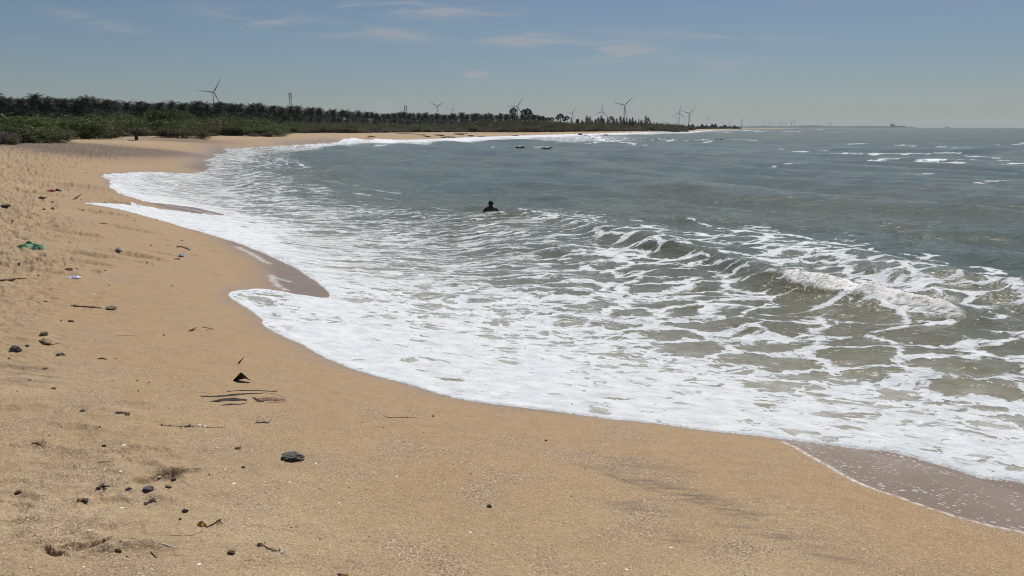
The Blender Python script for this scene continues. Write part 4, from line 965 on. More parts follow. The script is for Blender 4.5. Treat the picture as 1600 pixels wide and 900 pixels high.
M_straw = simple('straw', (.33, .22, .11), .8, .4, 30)
M_wood = simple('driftwood', (.17, .12, .08), .9, .5, 22, bump=.002)
M_bark2 = simple('rusty bark strip', (.26, .125, .06), .8, .5, 22)
M_net = simple('green plastic net', (.05, .20, .10), .45, .5, 22, .5)
M_lil = simple('pale lilac plastic', (.55, .54, .66), .4, .1, 12, .5)
M_red = simple('faded red cloth', (.26, .05, .045), .8, .4, 14)
M_dkfib = simple('dark fibre', (.030, .022, .024), .8, .3, 20)
M_pkfib = simple('reddish fibre', (.22, .115, .095), .8, .3, 20)
def size_at(u, v):
    x, y, z = hit(u, v); return x, y, z, math.sqrt(x*x+y*y+(H-z)**2)/F     # metres per photo pixel there
def rock(u, v, wpx, hpx, mat, label, cat='rock', group=None, seed=1, name='rock', sink=.25, z=None, d_=None, sub=3, rot=0, flatd=.7):
    if d_ is None: x, y, zz, m = size_at(u, v)
    else: (x, y), zz, m = at(u, d_), z, d_/F
    if z is not None: zz = z
    me = rock_mesh(seed, sub, rough=.75, name=name, mat=mat); o = bpy.data.objects.new(name, me); COL.objects.link(o)
    w_ = wpx*m/2*.95; hh = hpx*m*(.58 if wpx > 14 else .42)
    o.scale = (w_, max(w_*flatd, hh*.8), hh/.6*.85); o.location = (x, y+w_*.3, zz+hh*(1-2*sink)*.55); o.rotation_euler = (0, 0, rot)
    tag(o, label, cat, group); return o
for i, (u, v, w_, h_, lab) in enumerate(((812,232.5,16,5.5,'dark pointed rock standing out of calm water before the far beach'),(854,231.8,22,3.4,'long low dark rock awash just right of the pointed rock'),
    (905,210.3,8,4,'black blocky rock in the white surf below the casuarinas'),(913,211.4,8,1.8,'thin black rock touching the blocky one in the surf'),(943,211.3,11,2.6,'flat black rock in the surf right of the blocky pair'),
    (1119,219.3,17,3.2,'low dark rock with white water breaking on it, well off the spit'),(857,214.3,9,1.3,'low dark rock awash in front of the left surf line'),(1048,209.6,5,1.2,'small dark rock awash near the headland tip'))):
    rock(u, v, w_, h_, M_rockdk, lab, seed=50+i, z=.12, d_=(H)*F/(v-VH), sink=.1, flatd=.5)
for i, (u, v, w_, h_) in enumerate(((636,209,34,1.6),(665,213.2,20,2.2),(684,211.5,20,2.8),(700,214.3,24,2.4),(716,210,22,3.6),(733,212.2,16,2),(748,213.4,22,1.5),(655,210.8,26,1.5),(800,211.8,22,1.4),(818,210.4,14,1.4),(637,217.6,5,1.2),(690,214.5,16,1.6),(725,208.6,14,1.6))):
    rock(u, v+.3, w_, h_, M_ledge if i % 3 else M_rockdk, ('flat brown rock ledge on the far sand below the scrub, left of the surf rocks' if i != 10 else 'single small dark stone at the far waterline'), seed=70+i, group='brown rock ledges on the far beach' if i != 10 else None, sink=.3, flatd=.35)
for i, (u, v, w_, h_, lab) in enumerate(((577,213.8,3,4,'dark rock at the left of a small cluster above the far swash'),(581,214.3,4,5,'biggest dark rock in the middle of the small cluster above the far swash'),(585,214.5,3,3.5,'dark rock at the right of the small cluster above the far swash'),(574,215,5,1.4,'low dark slab left of the small rock cluster above the far swash'))):
    rock(u, v, w_, h_, M_rockdk, lab, seed=90+i)
# weathered tub on the sand crest
def tub():
    x, y, z, m = size_at(213.5, 219.3); root = empty('barrel', (x, y, z)); r = 4.6*m/2; h = 7.2*m; mb = MB()
    mb.tube([(0, 0, -.05), (0, 0, h*.33), (0, 0, h*.66), (0, 0, h)], [r*.94, r*1.02, r*1.02, r*.95], 16); mb.build('body', simple('old drum', (.055, .03, .035), .7, .4, 5), root, True)
    mb = MB()
    for zz in (.02, .35, .66, .98): mb.tube([(0, 0, h*zz-.02), (0, 0, h*zz+.02)], r*1.06, 16)
    mb.build('hoop', simple('rusty hoop', (.09, .045, .03), .8, .4, 5), root, True); tag(root, 'dark rusty drum standing upright on the sand crest before the thicket', 'drum')
    rock(205.5, 219.6, 12, 3, M_brn, 'low dark heap of debris just left of the upright drum', 'debris heap', seed=99)
tub()

# ------------------------------------------------------------------ the bather
def bather():
    # seen from behind, chest deep, arms held out and down into the water
    x, y = plane(767, 337.5, 0.0)
    M_skin = simple('wet brown skin', (.06, .034, .023), .35, .2, 6, .5)
    P = {'pel': (0, 0, -.42), 'sp': (0, .01, -.2), 'ch': (0, .0, .03), 'nb': (0, .01, .20), 'nk': (.0, .0, .27), 'hd': (.0, .01, .34), 'ht': (.0, .0, .42),
         'ls': (-.185, .0, .14), 'rs': (.185, 0, .14), 'le': (-.285, .02, -.04), 're': (.285, .02, -.03), 'lw': (-.26, .24, -.12), 'rw': (.28, .24, -.12), 'lh': (-.22, .32, -.14), 'rh': (.24, .32, -.14),
         'lk': (-.13, .33, -.62), 'rk': (.13, .33, -.60), 'lhp': (-.10, 0, -.5), 'rhp': (.10, 0, -.5), 'la': (-.13, .05, -.98), 'ra': (.13, .05, -.97), 'lt': (-.13, .2, -1.02), 'rt': (.13, .2, -1.01)}
    rad = dict(pel=.15, sp=.14, ch=.165, nb=.085, nk=.056, hd=.082, ht=.07, ls=.075, rs=.075, le=.045, re=.045, lw=.032, rw=.032, lh=.035, rh=.035, lk=.062, rk=.062, lhp=.1, rhp=.1, la=.042, ra=.042, lt=.035, rt=.035)
    Ed = [('pel', 'sp'), ('sp', 'ch'), ('ch', 'nb'), ('nb', 'nk'), ('nk', 'hd'), ('hd', 'ht'), ('nb', 'ls'), ('nb', 'rs'), ('ls', 'le'), ('rs', 're'), ('le', 'lw'), ('re', 'rw'), ('lw', 'lh'), ('rw', 'rh'), ('pel', 'lhp'), ('pel', 'rhp'), ('lhp', 'lk'), ('rhp', 'rk'), ('lk', 'la'), ('rk', 'ra'), ('la', 'lt'), ('ra', 'rt')]
    ks = list(P); me = bpy.data.meshes.new('person')
    V = [P[k] for k in ks]; EE = [(ks.index(a), ks.index(b)) for a, b in Ed]
    for s, hk, wk in ((-1, 'lh', 'lw'), (1, 'rh', 'rw')):      # five fingers on each hand
        hx, hy, hz = P[hk]
        for j in range(5):
            off = (j-2)*.018; L = (.055, .075, .082, .075, .05)[j]; b = len(V)
            V += [(hx+off*.8, hy+.03, hz), (hx+off*1.2+(-s*.03 if j == (4 if s < 0 else 0) else 0), hy+.03+L*.6, hz-.008), (hx+off*1.3+(-s*.035 if j == (4 if s < 0 else 0) else 0), hy+.03+L, hz-.03)]
            EE += [(ks.index(hk), b), (b, b+1), (b+1, b+2)]
    me.from_pydata(V, EE, []); o = bpy.data.objects.new('person', me); COL.objects.link(o); me.materials.append(M_skin)
    sk = o.modifiers.new('Skin', 'SKIN'); sk.use_smooth_shade = True
    for i in range(len(V)):
        r = rad[ks[i]] if i < len(ks) else .0095; me.skin_vertices[0].data[i].radius = (r, r*(.72 if i < 3 else 1)); me.skin_vertices[0].data[i].use_root = (i == 0)
    sb = o.modifiers.new('Subsurf', 'SUBSURF'); sb.levels = 2; sb.render_levels = 2
    kq = np.argmin((WX-x)**2+(WY-y)**2); o.location = (x, y, float(WZ[kq])-.05); o.scale = (1.12, 1.1, 1.02)
    tag(o, 'dark skinned person chest deep in the water facing out to sea, elbows out', 'person')
    bm = bmesh.new(); bmesh.ops.create_uvsphere(bm, u_segments=20, v_segments=14, radius=.098)
    for v in bm.verts:
        v.co = Vector((v.co.x*.84, v.co.y*1.0, v.co.z*1.12)) * (1+.03*math.sin(v.co.x*90)*math.sin(v.co.z*80))
    bmesh.ops.delete(bm, geom=[v for v in bm.verts if v.co.y > .045 and v.co.z < .035], context='VERTS')
    hr = bobj('hair', bm, simple('black hair', (.012, .011, .011), .6, .3, 40), o); hr.location = (0, 0, .375)
    for s in (-1, 1):
        bm = bmesh.new(); bmesh.ops.create_uvsphere(bm, u_segments=10, v_segments=8, radius=.03)
        for v in bm.verts: v.co = Vector((v.co.x*.45, v.co.y*.7, v.co.z*1.1))
        e = bobj('ear', bm, M_skin, o); e.location = (s*.088, .01, .345)
    bm = bmesh.new(); bmesh.ops.create_cone(bm, segments=8, radius1=.016, radius2=.008, depth=.035, cap_ends=True); e = bobj('nose', bm, M_skin, o); e.location = (0, .10, .345); e.rotation_euler = (R(-70), 0, 0)
    for s in (-1, 1):
        bm = bmesh.new(); bmesh.ops.create_uvsphere(bm, u_segments=8, v_segments=6, radius=.011); e = bobj('eye', bm, M_shell, o); e.location = (s*.032, .083, .36)
bather()
# spray flung up by the breaking crest
def spray():
    q = random.Random(8); V = []; Fc = []
    base = [(0, 0, 1), (.94, 0, -.33), (-.47, .82, -.33), (-.47, -.82, -.33)]
    C = [c for c in CREST if 1210 <= c[0] <= 1480]
    for i in range(5200):
        t = q.betavariate(1.4, 1.9); u = 1222+t*250; v = float(np.interp(u, [c[0] for c in C], [c[1] for c in C])); h = float(np.interp(u, [c[0] for c in C], [c[2] for c in C]))
        x, y = plane(u, v, .15); x += q.gauss(0, .12); y += q.gauss(-.12, .16); z = h*.85 + abs(q.gauss(0, .06)) - .16*q.random()
        s = q.uniform(.003, .009) if q.random() < .93 else q.uniform(.009, .014); k = len(V)
        V += [(x+a*s, y+b*s, z+c*s) for a, b, c in base]; Fc += [(k, k+1, k+2), (k, k+2, k+3), (k, k+3, k+1), (k+1, k+3, k+2)]
    for i in range(700):
        u = q.uniform(790, 860) if q.random() < .25 else q.uniform(860, 1600)
        v = float(np.interp(u, [c[0] for c in CREST], [c[1] for c in CREST])); x, y = plane(u, v, .15); x += q.gauss(0, .5); y += q.gauss(.2, .5); s = q.uniform(.003, .007); k = len(V); z = .12+abs(q.gauss(0, .14))
        V += [(x+a*s, y+b*s, z+c*s) for a, b, c in base]; Fc += [(k, k+1, k+2), (k, k+2, k+3), (k, k+3, k+1), (k+1, k+3, k+2)]
    m, t, b = newmat('spray'); b.inputs['Base Color'].default_value = (.8, .8, .78, 1); b.inputs['Roughness'].default_value = .15
    tag(mesh('spray', V, Fc, m), 'white droplets flung off the breaking wave crest', 'spray', kind='stuff')
spray()

# ------------------------------------------------------------------ things washed up on the sand
def place(name, V, Fc, mat, u, v, label, cat, group=None, lift=0.0, smooth=True, rot=0):
    x, y, z, m = size_at(u, v); o = mesh(name, V, Fc, mat, None, smooth); o.location = (x, y, z+lift); o.rotation_euler = (0, 0, rot); tag(o, label, cat, group); return o, m
# big dark rock in the foreground
rock(455, 720, 42, 15, M_rock, 'largest loose rock on the foreground sand, dark grey with a flat top', 'rock', seed=5, sink=.16, sub=5, flatd=.62, rot=.2)
stones = [(68,525,13,11,M_stone,'rounded brown stone, upper of two beside each other at the left edge','stone'),(69,537,20,8,M_stone,'flat oval tan stone lying below the rounded brown one','stone'),
 (24,549,17,10,M_rockp,'angular dark purple stone at the left edge of the sand','stone'),(42,541,7,4,M_brn,'small brown pebble between the purple stone and the flat oval stone','pebble'),
 (173,484,15,7,M_stone,'brown and black lump just right of the dark driftwood twig','stone'),(110,503,9,5,M_brn,'brown chip alone between the driftwood twig and the oval stone','pebble'),
 (27,771,11,7,M_brn,'dark brown clump near the left edge, below the trodden hollows','clump'),(271,752,9,8,M_blk,'black rounded pebble right beside the ribbed hollow in the sand','pebble'),(262,762,11,5,M_blk,'black flat pebble just below the ribbed hollow','pebble'),
 (230,767,17,9,M_rockp,'grey pink lump of broken shell below the ribbed hollow','shell lump'),(289,801,9,10,M_blk,'tall black crumb standing above the yellow husk','clump'),(281,812,5,4,M_brn,'brown crumb between the tall black crumb and the yellow husk','crumb'),
 (361,866,14,9,M_brn,'dark brown shell lump left of the root twig at the bottom','shell lump'),(380,731,6,5,M_blk,'black pebble left of the largest rock, below it','pebble'),(371,702,13,6,M_brn,'brown crab burrow crumb left of the largest rock','crumb'),
 (765,793,9,8,M_green,'mossy dark green pebble alone in the middle of the bare sand','pebble'),(853,689,5,4,M_brn,'tiny brown snail shell on the smooth sand under the foam edge','shell'),(676,651,5,4,M_brn,'tiny brown snail shell right of the rusty bark strip','shell'),
 (531,899,8,5,M_blk,'black pebble cut by the bottom edge of the view','pebble'),(128,643,9,5,M_blk,'black pebble with pale chip right of the upper left hollows','pebble'),(162,698,7,5,M_blk,'black pebble left of the brown crab burrow crumb','pebble'),
 (83,608,8,4,M_brn,'flat brown pebble alone left of the fibre tangle','pebble'),(70,577,8,4,M_brn,'flat brown pebble under the grey scrap near the left edge','pebble'),(184,862,10,7,M_brn,'dark brown crumb right of the bottom left hollow','crumb'),(164,846,8,5,M_blk,'black lump in place of a dark hole, right rim of the bottom left hollow','crumb'),  # last one: a black lump added in place of a small dark hole
 (131,783,14,6,M_blk,'black crumb touching the small orange bit','crumb'),(8,323,16,3.5,M_dkfib,'dark rounded stick end at the far left edge','debris'),(107,423,12,7,M_brn,'dark husk with a pale stick beside it on the trampled sand','husk'),(405,853,9,7,M_blk,'black root knob at the left end of the bottom twig','root')]
for i, (u, v, w_, h_, m_, lab, cat) in enumerate(stones):
    rock(u, v, w_, h_, m_, lab, cat, seed=200+i, name='stone' if cat == 'stone' else ('pebble' if cat == 'pebble' else 'clump'), sink=.15, sub=3, rot=rnd.uniform(-.6, .6))
small = [(60,472),(71,471),(214,595),(233,598),(258,567),(180,607),(230,600),(95,501),(87,645),(27,661),(156,667),(77,694),(192,713),(167,714),(155,787),(198,870),(189,846),(157,722),(27,612),(245,867),(425,881),(735,740),(914,733),(934,777),(695,855),(577,839),(567,650),(282,655),(253,663),(253,657),(390,663),(598,668),(640,677),(662,676),(565,660),(572,765),(893,776),(1104,794),(164,423),(230,411),(238,413),(249,408),(276,405),(268,446),(244,447),(170,446),(85,426),(60,430),(30,412),(90,325),(52,313),(66,309),(85,307),(82,316),(127,313),(124,328),(129,329),(42,369),(43,352),(150,333),(182,341),(199,338),(210,345),(284,376),(262,384),(236,384),(180,560),(256,524),(46,594),(30,584),(216,611),(176,595),(500,764),(455,824),(465,853),(480,770),(545,762),(500,842),(350,747),(327,742),(286,735),(14,560),(120,385),(150,376),(99,350),(135,270),(120,255),(150,262),(92,247),(175,310),(165,317),(120,420),(102,413),(70,400),(40,300),(20,345)]
peb = [rock_mesh(300+i, 2, name='pebble', mat=m_) for i, m_ in enumerate((M_blk, M_brn, M_blk, M_brn, M_weed))]
for i, (u, v) in enumerate(small):
    x, y, z, m = size_at(u, v); k = rnd.randrange(5); o = bpy.data.objects.new('pebble', peb[k]); COL.objects.link(o); s = rnd.uniform(1.0, 2.5)*m
    if v < 300: s *= .8
    o.scale = (s, s*rnd.uniform(.5, .9), s*rnd.uniform(.5, .9)); o.location = (x, y, z+s*.15); o.rotation_euler = (0, 0, rnd.uniform(0, 3))
    tag(o, 'tiny dark crumb scattered loose on the '+('far trampled sand' if v < 460 else 'near sand of the left foreground' if u < 320 else 'near smooth sand of the middle foreground'), 'crumb', 'tiny dark crumbs on the sand')
wsh = [(205,650),(165,722),(188,737),(177,705),(194,696),(285,668),(320,666),(312,664),(150,833),(48,888),(131,886),(191,794),(352,734),(366,756),(390,811),(440,862),(979,890),(945,881),(1048,856),(455,834),(312,777),(311,882),(620,745),(686,843),(735,832),(147,460),(232,430),(340,700),(494,724),(452,753),(233,364),(140,829),(530,786),(660,700),(250,745)]
shm = rock_mesh(330, 2, name='shell', mat=M_shell)
for i, (u, v) in enumerate(wsh):
    x, y, z, m = size_at(u, v); o = bpy.data.objects.new('shell', shm); COL.objects.link(o); s = rnd.uniform(1.6, 3.4)*m
    o.scale = (s, s*.6, s*.25); o.location = (x, y, z+s*.12); o.rotation_euler = (rnd.uniform(-.3, .3), rnd.uniform(-.3, .3), rnd.uniform(0, 3)); tag(o, 'tiny white shell chip lying loose on the sand', 'shell', 'tiny white shell chips')
# coarse grit, far too many to count
def grit():
    q = random.Random(55); col = []
    for name, mat, n, lab in (('shell_grit', M_shell, 1300, 'fine pale shell grit strewn over the near sand'), ('dark_grit', M_blk, 2600, 'fine dark grit and crumbs strewn over the near sand')):
        U = np.array([q.uniform(-60, 1250) for _ in range(n)]); Vv = np.array([VH+60+(q.random()**.8)*660 for _ in range(n)])
        P = []
        x = []; 
        for u, v in zip(U, Vv):
            x.append(plane(u, v, 1.6 if v > 500 else 1.9))
        X = np.array([a for a, _ in x]); Y = np.array([b for _, b in x]); D = shore_d(X, Y); Z = sand_h(X, Y, D)
        ok = (D > 1.2) & (perlin(X*.8, Y*.8, 77) > (-.05 if name == 'dark_grit' else -.4)); V = []; Fc = []
        for xx, yy, zz in zip(X[ok], Y[ok], Z[ok]):
            r = math.hypot(xx, yy); s = q.uniform(.0012, .0036)*(1+r*.05)*(1.6 if q.random() < .08 else 1); a = q.uniform(0, 3); k = len(V); c, s2 = math.cos(a)*s, math.sin(a)*s
            V += [(xx+c, yy+s2, zz), (xx-s2*.6, yy+c*.6, zz), (xx-c, yy-s2, zz), (xx+s2*.6, yy-c*.6, zz), (xx, yy, zz+s*.9)]
            Fc += [(k, k+1, k+4), (k+1, k+2, k+4), (k+2, k+3, k+4), (k+3, k, k+4)]
        tag(mesh(name, V, Fc, mat), lab, 'grit', kind='stuff')
grit()
# wilted green leaf standing folded on the sand
def leaf():
    x, y, z, m = size_at(376, 596); V = []; n = 9
    for i in range(n+1):
        t = i/n
        for j in range(n+1):
            s = j/n
            # a sheet folded along a ridge: wide at the foot, peak above its middle
            px = (-14+28*t)*m; hh = max(0, 1-abs(t-.58)/.5)*16*m*(1-s*.55); py = (s-.3)*11*m*(1-.4*t)
            V.append((px + .6*m*math.sin(9*s+4*t), py, hh*(1-.9*(s if t < .6 else s*.8)) + .6*m*math.sin(8*t+3*s) + .002))
    Fc = [(i*(n+1)+j, (i+1)*(n+1)+j, (i+1)*(n+1)+j+1, i*(n+1)+j+1) for i in range(n) for j in range(n)]
    o = mesh('leaf', V, Fc, M_green, None, True); o.location = (x, y, z); md = o.modifiers.new('Solidify', 'SOLIDIFY'); md.thickness = .0015; tag(o, 'crumpled dark green leaf standing folded above the fibre tangle', 'leaf')
    x, y, z, m = size_at(372, 568); mb = MB(); mb.poly([(-2*m, 0, 0), (2.4*m, -.4*m, 0), (5*m, .6*m, 4*m), (10*m, 2*m, 11*m), (9*m, 1.5*m, 9.5*m), (3*m, 1*m, 4.5*m)])
    o = mb.build('leaf', M_straw); o.location = (x, y, z); md = o.modifiers.new('Solidify', 'SOLIDIFY'); md.thickness = .003; tag(o, 'narrow brown dry leaf sticking up behind the crumpled green leaf', 'leaf')
leaf()
# tangle of dark fibres with a reddish netted end
def tangle():
    q = random.Random(66); x, y, z, m = size_at(375, 622); root = empty('fibre_tangle', (x, y, z)); k = 1/ (m*0+1)
    def P(u, v):  # sand point relative to the tangle
        a, b, c = hit(u, v); return Vector((a-x, b-y, c-z+.0015))
    def strand(mb, pts, r, jit=.8):
        W = [P(u+q.uniform(-jit, jit), v+q.uniform(-jit, jit)*.4) for u, v in pts]; mb.tube(W, [r*.5]+[r]*(len(W)-2)+[r*.4], 4)
    mb = MB()
    for k in range(9): strand(mb, [(355,612+q.uniform(-.6,.6)),(375,610.5+q.uniform(-.6,.6)),(395,610+q.uniform(-.6,.6)),(415,611),(431,612),(432,610)][k % 3:], .0027)
    for k in range(18): strand(mb, [(318+q.uniform(-6,14),620+q.uniform(-.6,.6)),(340,619.5+q.uniform(-1,1)),(362,617.5+q.uniform(-1.2,1.2)),(385,615.5+q.uniform(-.8,.8)),(411,614.6)], .0027)
    for k in range(34): strand(mb, [(328+q.uniform(0,16),628+q.uniform(-1.5,.6)),(345,625.5+q.uniform(-2,2)),(365,624+q.uniform(-2.5,2.5)),(385,625+q.uniform(-1,1.5))], .0027)
    for k in range(8): strand(mb, [(346,633.5),(360,631.5+q.uniform(-1,1.5)),(376,632+q.uniform(-1,1)),(387,629)], .0018)
    strand(mb, [(308,614),(320,614),(332,615.2)], .0012); strand(mb, [(308,618.6),(322,618.4),(330,619)], .0012)
    mb.build('dark_strands', M_dkfib, root, True); mb = MB()
    for k in range(16):
        a0 = q.uniform(394, 412); strand(mb, [(a0,620+q.uniform(0,8)),(a0+12,621+q.uniform(-1,7)),(a0+22,622+q.uniform(0,6)),(min(a0+34,447),625+q.uniform(-1,2))], .0018)
    for k in range(10): strand(mb, [(405+k*4,619+q.uniform(-1,1)),(409+k*4,624),(407+k*4,628)], .0014)
    strand(mb, [(411,613),(430,616),(441,620),(447,626),(438,629),(415,629)], .0018)
    mb.build('netted_end', M_pkfib, root, True); mb = MB()
    for k in range(10): strand(mb, [(395,621+q.uniform(-1,1)),(402,625+q.uniform(-2,3)),(412,628+q.uniform(-2,1))], .0027)
    mb.build('knot', M_dkfib, root, True); tag(root, 'flat tangle of dark plant fibres with a reddish netted end', 'fibre tangle')
tangle()
# sticks, weed and bark
def stick(pts, rpx, mat, label, cat, name='twig', bits=0, bmat=None, flat=False, group=None):
    u0 = sum(p[0] for p in pts)/len(pts); v0 = sum(p[1] for p in pts)/len(pts); x, y, z, m = size_at(u0, v0); W = []
    for i, p in enumerate(pts):
        a, b, c = hit(p[0], p[1]); W.append(Vector((a-x, b-y, c-z+rpx*m*.4+(p[2]*m if len(p) > 2 else 0))))
    mb = MB(); n = len(W); mb.tube(W, [rpx*m*(.5 if i in (0, n-1) else 1)*rnd.uniform(.8, 1.2) for i in range(n)], 6)
    if bits:
        q = random.Random(int(u0*7+v0)); root = empty(name, (x, y, z)); mb.build('stem', mat, root, True); b2 = MB()
        for i in range(bits):
            t = q.random()*(n-1); k = min(int(t), n-2); c = W[k].lerp(W[k+1], t-k)+Vector((q.gauss(0, 1.6), q.gauss(0, 3.0), abs(q.gauss(0, .4))))*m
            d = Vector((q.uniform(-1, 1), q.uniform(-1.5, 1.5), q.uniform(-.1, .35))).normalized()*q.uniform(1.2, 5)*m; s = Vector((-d.y, d.x, 0))*.25
            b2.poly([c-s, c+d*.5-s*1.2, c+d, c+d*.5+s, c+s])
        b2.build('weed', bmat or M_weed, root); tag(root, label, cat, group)
    else:
        o = mb.build(name, mat, None, True); o.location = (x, y, z); tag(o, label, cat, group)
stick([(112,478),(125,479.5),(140,480),(160,482)], 1.0, M_wood, 'dark driftwood twig wrapped in black weed, left of the brown lump', 'driftwood', 'driftwood', 46, M_weed)
stick([(0,438.5),(14,438),(26,436),(41,436)], 1.5, M_wood, 'pale driftwood branch lying at the left edge under the lilac plastic', 'driftwood', 'driftwood', 26, M_straw)
stick([(600,651),(612,653),(628,652.5),(652,653.5)], .7, M_bark2, 'rusty orange bark strip on the smooth sand below the foam', 'bark strip', 'bark_strip', 22, M_bark2)
stick([(398,852),(412,852),(418,857),(430,861),(437,861)], 1.1, M_brn, 'dark wavy root twig at the bottom with a white tip', 'twig', 'twig', 14, M_brn)
stick([(322,824),(331,821),(340,816,1),(345,815,2)], 1.0, M_brn, 'small bent twig right of the yellow husk', 'twig', 'twig', 18, M_weed)
stick([(400,661),(410,661),(421,661)], 1.0, M_weed, 'clump of black green seaweed between the fibre tangle and the bark strip', 'seaweed', 'seaweed', 46, M_weed)
stick([(276,386),(284,386),(297,391)], .9, M_weed, 'clump of dark weed with a trailing tail near the smooth sand edge', 'seaweed', 'seaweed', 40, M_weed)
stick([(272,405),(281,405)], 1.1, M_weed, 'short black weed piece below the white scrap', 'seaweed', 'seaweed', 12, M_weed)
stick([(180,646),(190,645),(203,647)], 1.0, M_dkfib, 'black weed clump beside the white shell chip in the left foreground', 'seaweed', 'seaweed', 44, M_dkfib)
stick([(230,787),(236,782),(243,784)], 1.4, M_blk, 'hooked black weed below the grey pink shell lump', 'seaweed', 'seaweed', 30, M_dkfib)
stick([(150,763),(160,760),(170,760)], 1.0, M_dkfib, 'black weed sprig left of the ribbed hollow', 'seaweed', 'seaweed', 28, M_dkfib)
stick([(53,692),(60,694),(66,698)], 1.1, M_brn, 'reddish brown weed sprig near the left edge', 'seaweed', 'seaweed', 26, M_brn)
stick([(235,862),(240,867),(245,872)], .9, M_brn, 'short straight dark stick in the bottom left foreground', 'twig')
stick([(115,312),(121,309),(127,304)], .9, M_weed, 'slanting dark twig above the tip of the thin foam tongue', 'twig')
stick([(156,349),(162,349.5),(170,351)], 1.0, M_straw, 'pale straw coloured twig on the trampled sand below the foam tongue', 'twig')
stick([(322,517),(334,514.5),(316,511.5)], .9, M_straw, 'yellow straw curl right of a small husk on the open sand', 'straw')
stick([(296,518),(302,516,1),(305,515,2)], 1.6, M_brn, 'small brown husk left of the yellow straw curl', 'husk', 'husk', 8, M_brn)
stick([(152,561.5),(160,561,1),(167,562)], 1.0, M_weed, 'flat dark leaf sliver on the open sand', 'leaf', 'leaf_sliver')
stick([(180,525),(200,524.4),(218,525.5)], .35, M_wood, 'hair thin straight twig on the open sand right of the stones', 'twig')
stick([(80,539),(88,537.5),(94,536)], .8, M_wood, 'thin twig running right from the flat oval stone', 'twig')
stick([(252,665),(275,666),(300,667),(322,668),(350,668)], .45, M_dkfib, 'broken line of dark fibre left of the seaweed clump', 'fibre', 'fibre', 22, M_dkfib)
stick([(265,578+259),(300,837),(318,830)], .5, M_wood, 'thin buried twig below the yellow husk', 'twig')
stick([(180,841),(195,841),(212,842)], .5, M_brn, 'thin brown twig right of the bottom left hollow', 'twig')
stick([(245,848),(258,851),(266,854),(272,855)], .7, M_shell, 'pale wavy root thread in the bottom left foreground', 'root')
stick([(112,424),(118,423)], 1.4, M_shell, 'short white stick touching the dark husk', 'stick')
stick([(174,636+86),(165,722),(153,723)], .7, M_brn, 'flat dark stick among the shell chips left of the ribbed hollow', 'stick')
stick([(194,753),(198,754),(202,756)], .7, M_yel, 'short bright yellow sliver beside the ribbed hollow', 'sliver')
# crumpled plastics and cloth
def scrap(u, v, wpx, hpx, mat, label, cat, seed, name='plastic_scrap', two=None):
    x, y, z, m = size_at(u, v); q = random.Random(seed); n = 14; V = []
    for i in range(n+1):
        for j in range(n+1):
            a = i/n*2-1; b = j/n*2-1; rr = math.hypot(a, b); k = 1/max(abs(a), abs(b), 1e-3)*max(rr, 1e-3) if rr > 0 else 1; a2, b2 = a/k, b/k
            ed = 1+.18*math.sin(5*math.atan2(b2, a2)+seed); h = (1-(a2*a2+b2*b2))
            nn = float(perlin(np.array([a*2.4+seed]), np.array([b*2.4]), 9)[0])
            V.append((a2*ed*wpx*m/2, b2*ed*wpx*m*.35, hpx*m*max(0, .75*max(h,0)**.6*(.75+.6*nn)+.04)))
    Fc = [(i*(n+1)+j, (i+1)*(n+1)+j, (i+1)*(n+1)+j+1, i*(n+1)+j+1) for i in range(n) for j in range(n)]
    o = mesh(name, V, Fc, mat, None, False); o.location = (x, y, z); tag(o, label, cat)
    return o
o = scrap(48, 389, 36, 11, M_net, 'crumpled bright green plastic net bag lying on the trampled sand', 'net bag', 3, 'net_bag')
def netlines():
    m, t, b = newmat('net weave'); g = G(t); v = g.obj(); w1 = g.m('SINE', g.m('MULTIPLY', g.noise(v, 1.0, 0, out=0), 0.0))
    wv = t.nodes.new('ShaderNodeTexWave'); wv.inputs['Scale'].default_value = 14; wv.inputs['Distortion'].default_value = 7; wv.inputs['Detail'].default_value = 3; t.links.new(v, wv.inputs[0])
    t.links.new(g.mix(g.step(.35, .8, wv.outputs[1]), (.045, .17, .085), (.24, .46, .27)), b.inputs['Base Color']); b.inputs['Roughness'].default_value = .4
    t.links.new(g.bump(wv.outputs[1], .5, .01), b.inputs['Normal']); return m
o.data.materials.clear(); o.data.materials.append(netlines())
scrap(115, 434, 18, 4, M_lil, 'flat pale lilac plastic scrap on the trampled sand above the driftwood branch', 'plastic scrap', 5)
scrap(185, 391, 10, 6, M_shell, 'small white crumpled scrap beside the large hollow in the trampled sand', 'scrap', 6)
scrap(283, 400, 9, 4, M_lil, 'small white plastic scrap right by the edge of the smooth sand', 'plastic scrap', 7)
scrap(95, 576-21, 12, 4, M_rockp, 'pale grey torn scrap right of the purple stone', 'scrap', 8)
scrap(79, 300, 13, 4, M_red, 'faded red cloth scrap half buried on the far left sand', 'cloth scrap', 9, 'cloth_scrap')
scrap(90, 299, 9, 4, M_dkfib, 'black cloth scrap lying against the faded red one', 'cloth scrap', 10, 'cloth_scrap')
scrap(66, 311, 12, 4.5, M_blk, 'dark rag lump below the faded red cloth', 'rag', 11, 'rag')
scrap(82, 327, 5, 4, M_yel, 'small bright yellow scrap below the dark rag', 'scrap', 12)
scrap(69, 328, 4, 3, M_red, 'small red scrap left of the bright yellow one', 'scrap', 13)
scrap(315, 821, 13, 8, M_yel, 'yellow brown fruit husk left of the small bent twig', 'husk', 14, 'husk')
scrap(124, 783, 7, 6, M_org, 'small orange bit touching a black crumb in the bottom left', 'scrap', 15)
scrap(540, 900, 8, 5, M_org, 'small orange shell at the bottom edge beside a black pebble', 'shell', 16, 'shell_piece')
scrap(441, 864, 8, 4, M_shell, 'white shell sliver at the tip of the root twig', 'shell', 17, 'shell_piece')
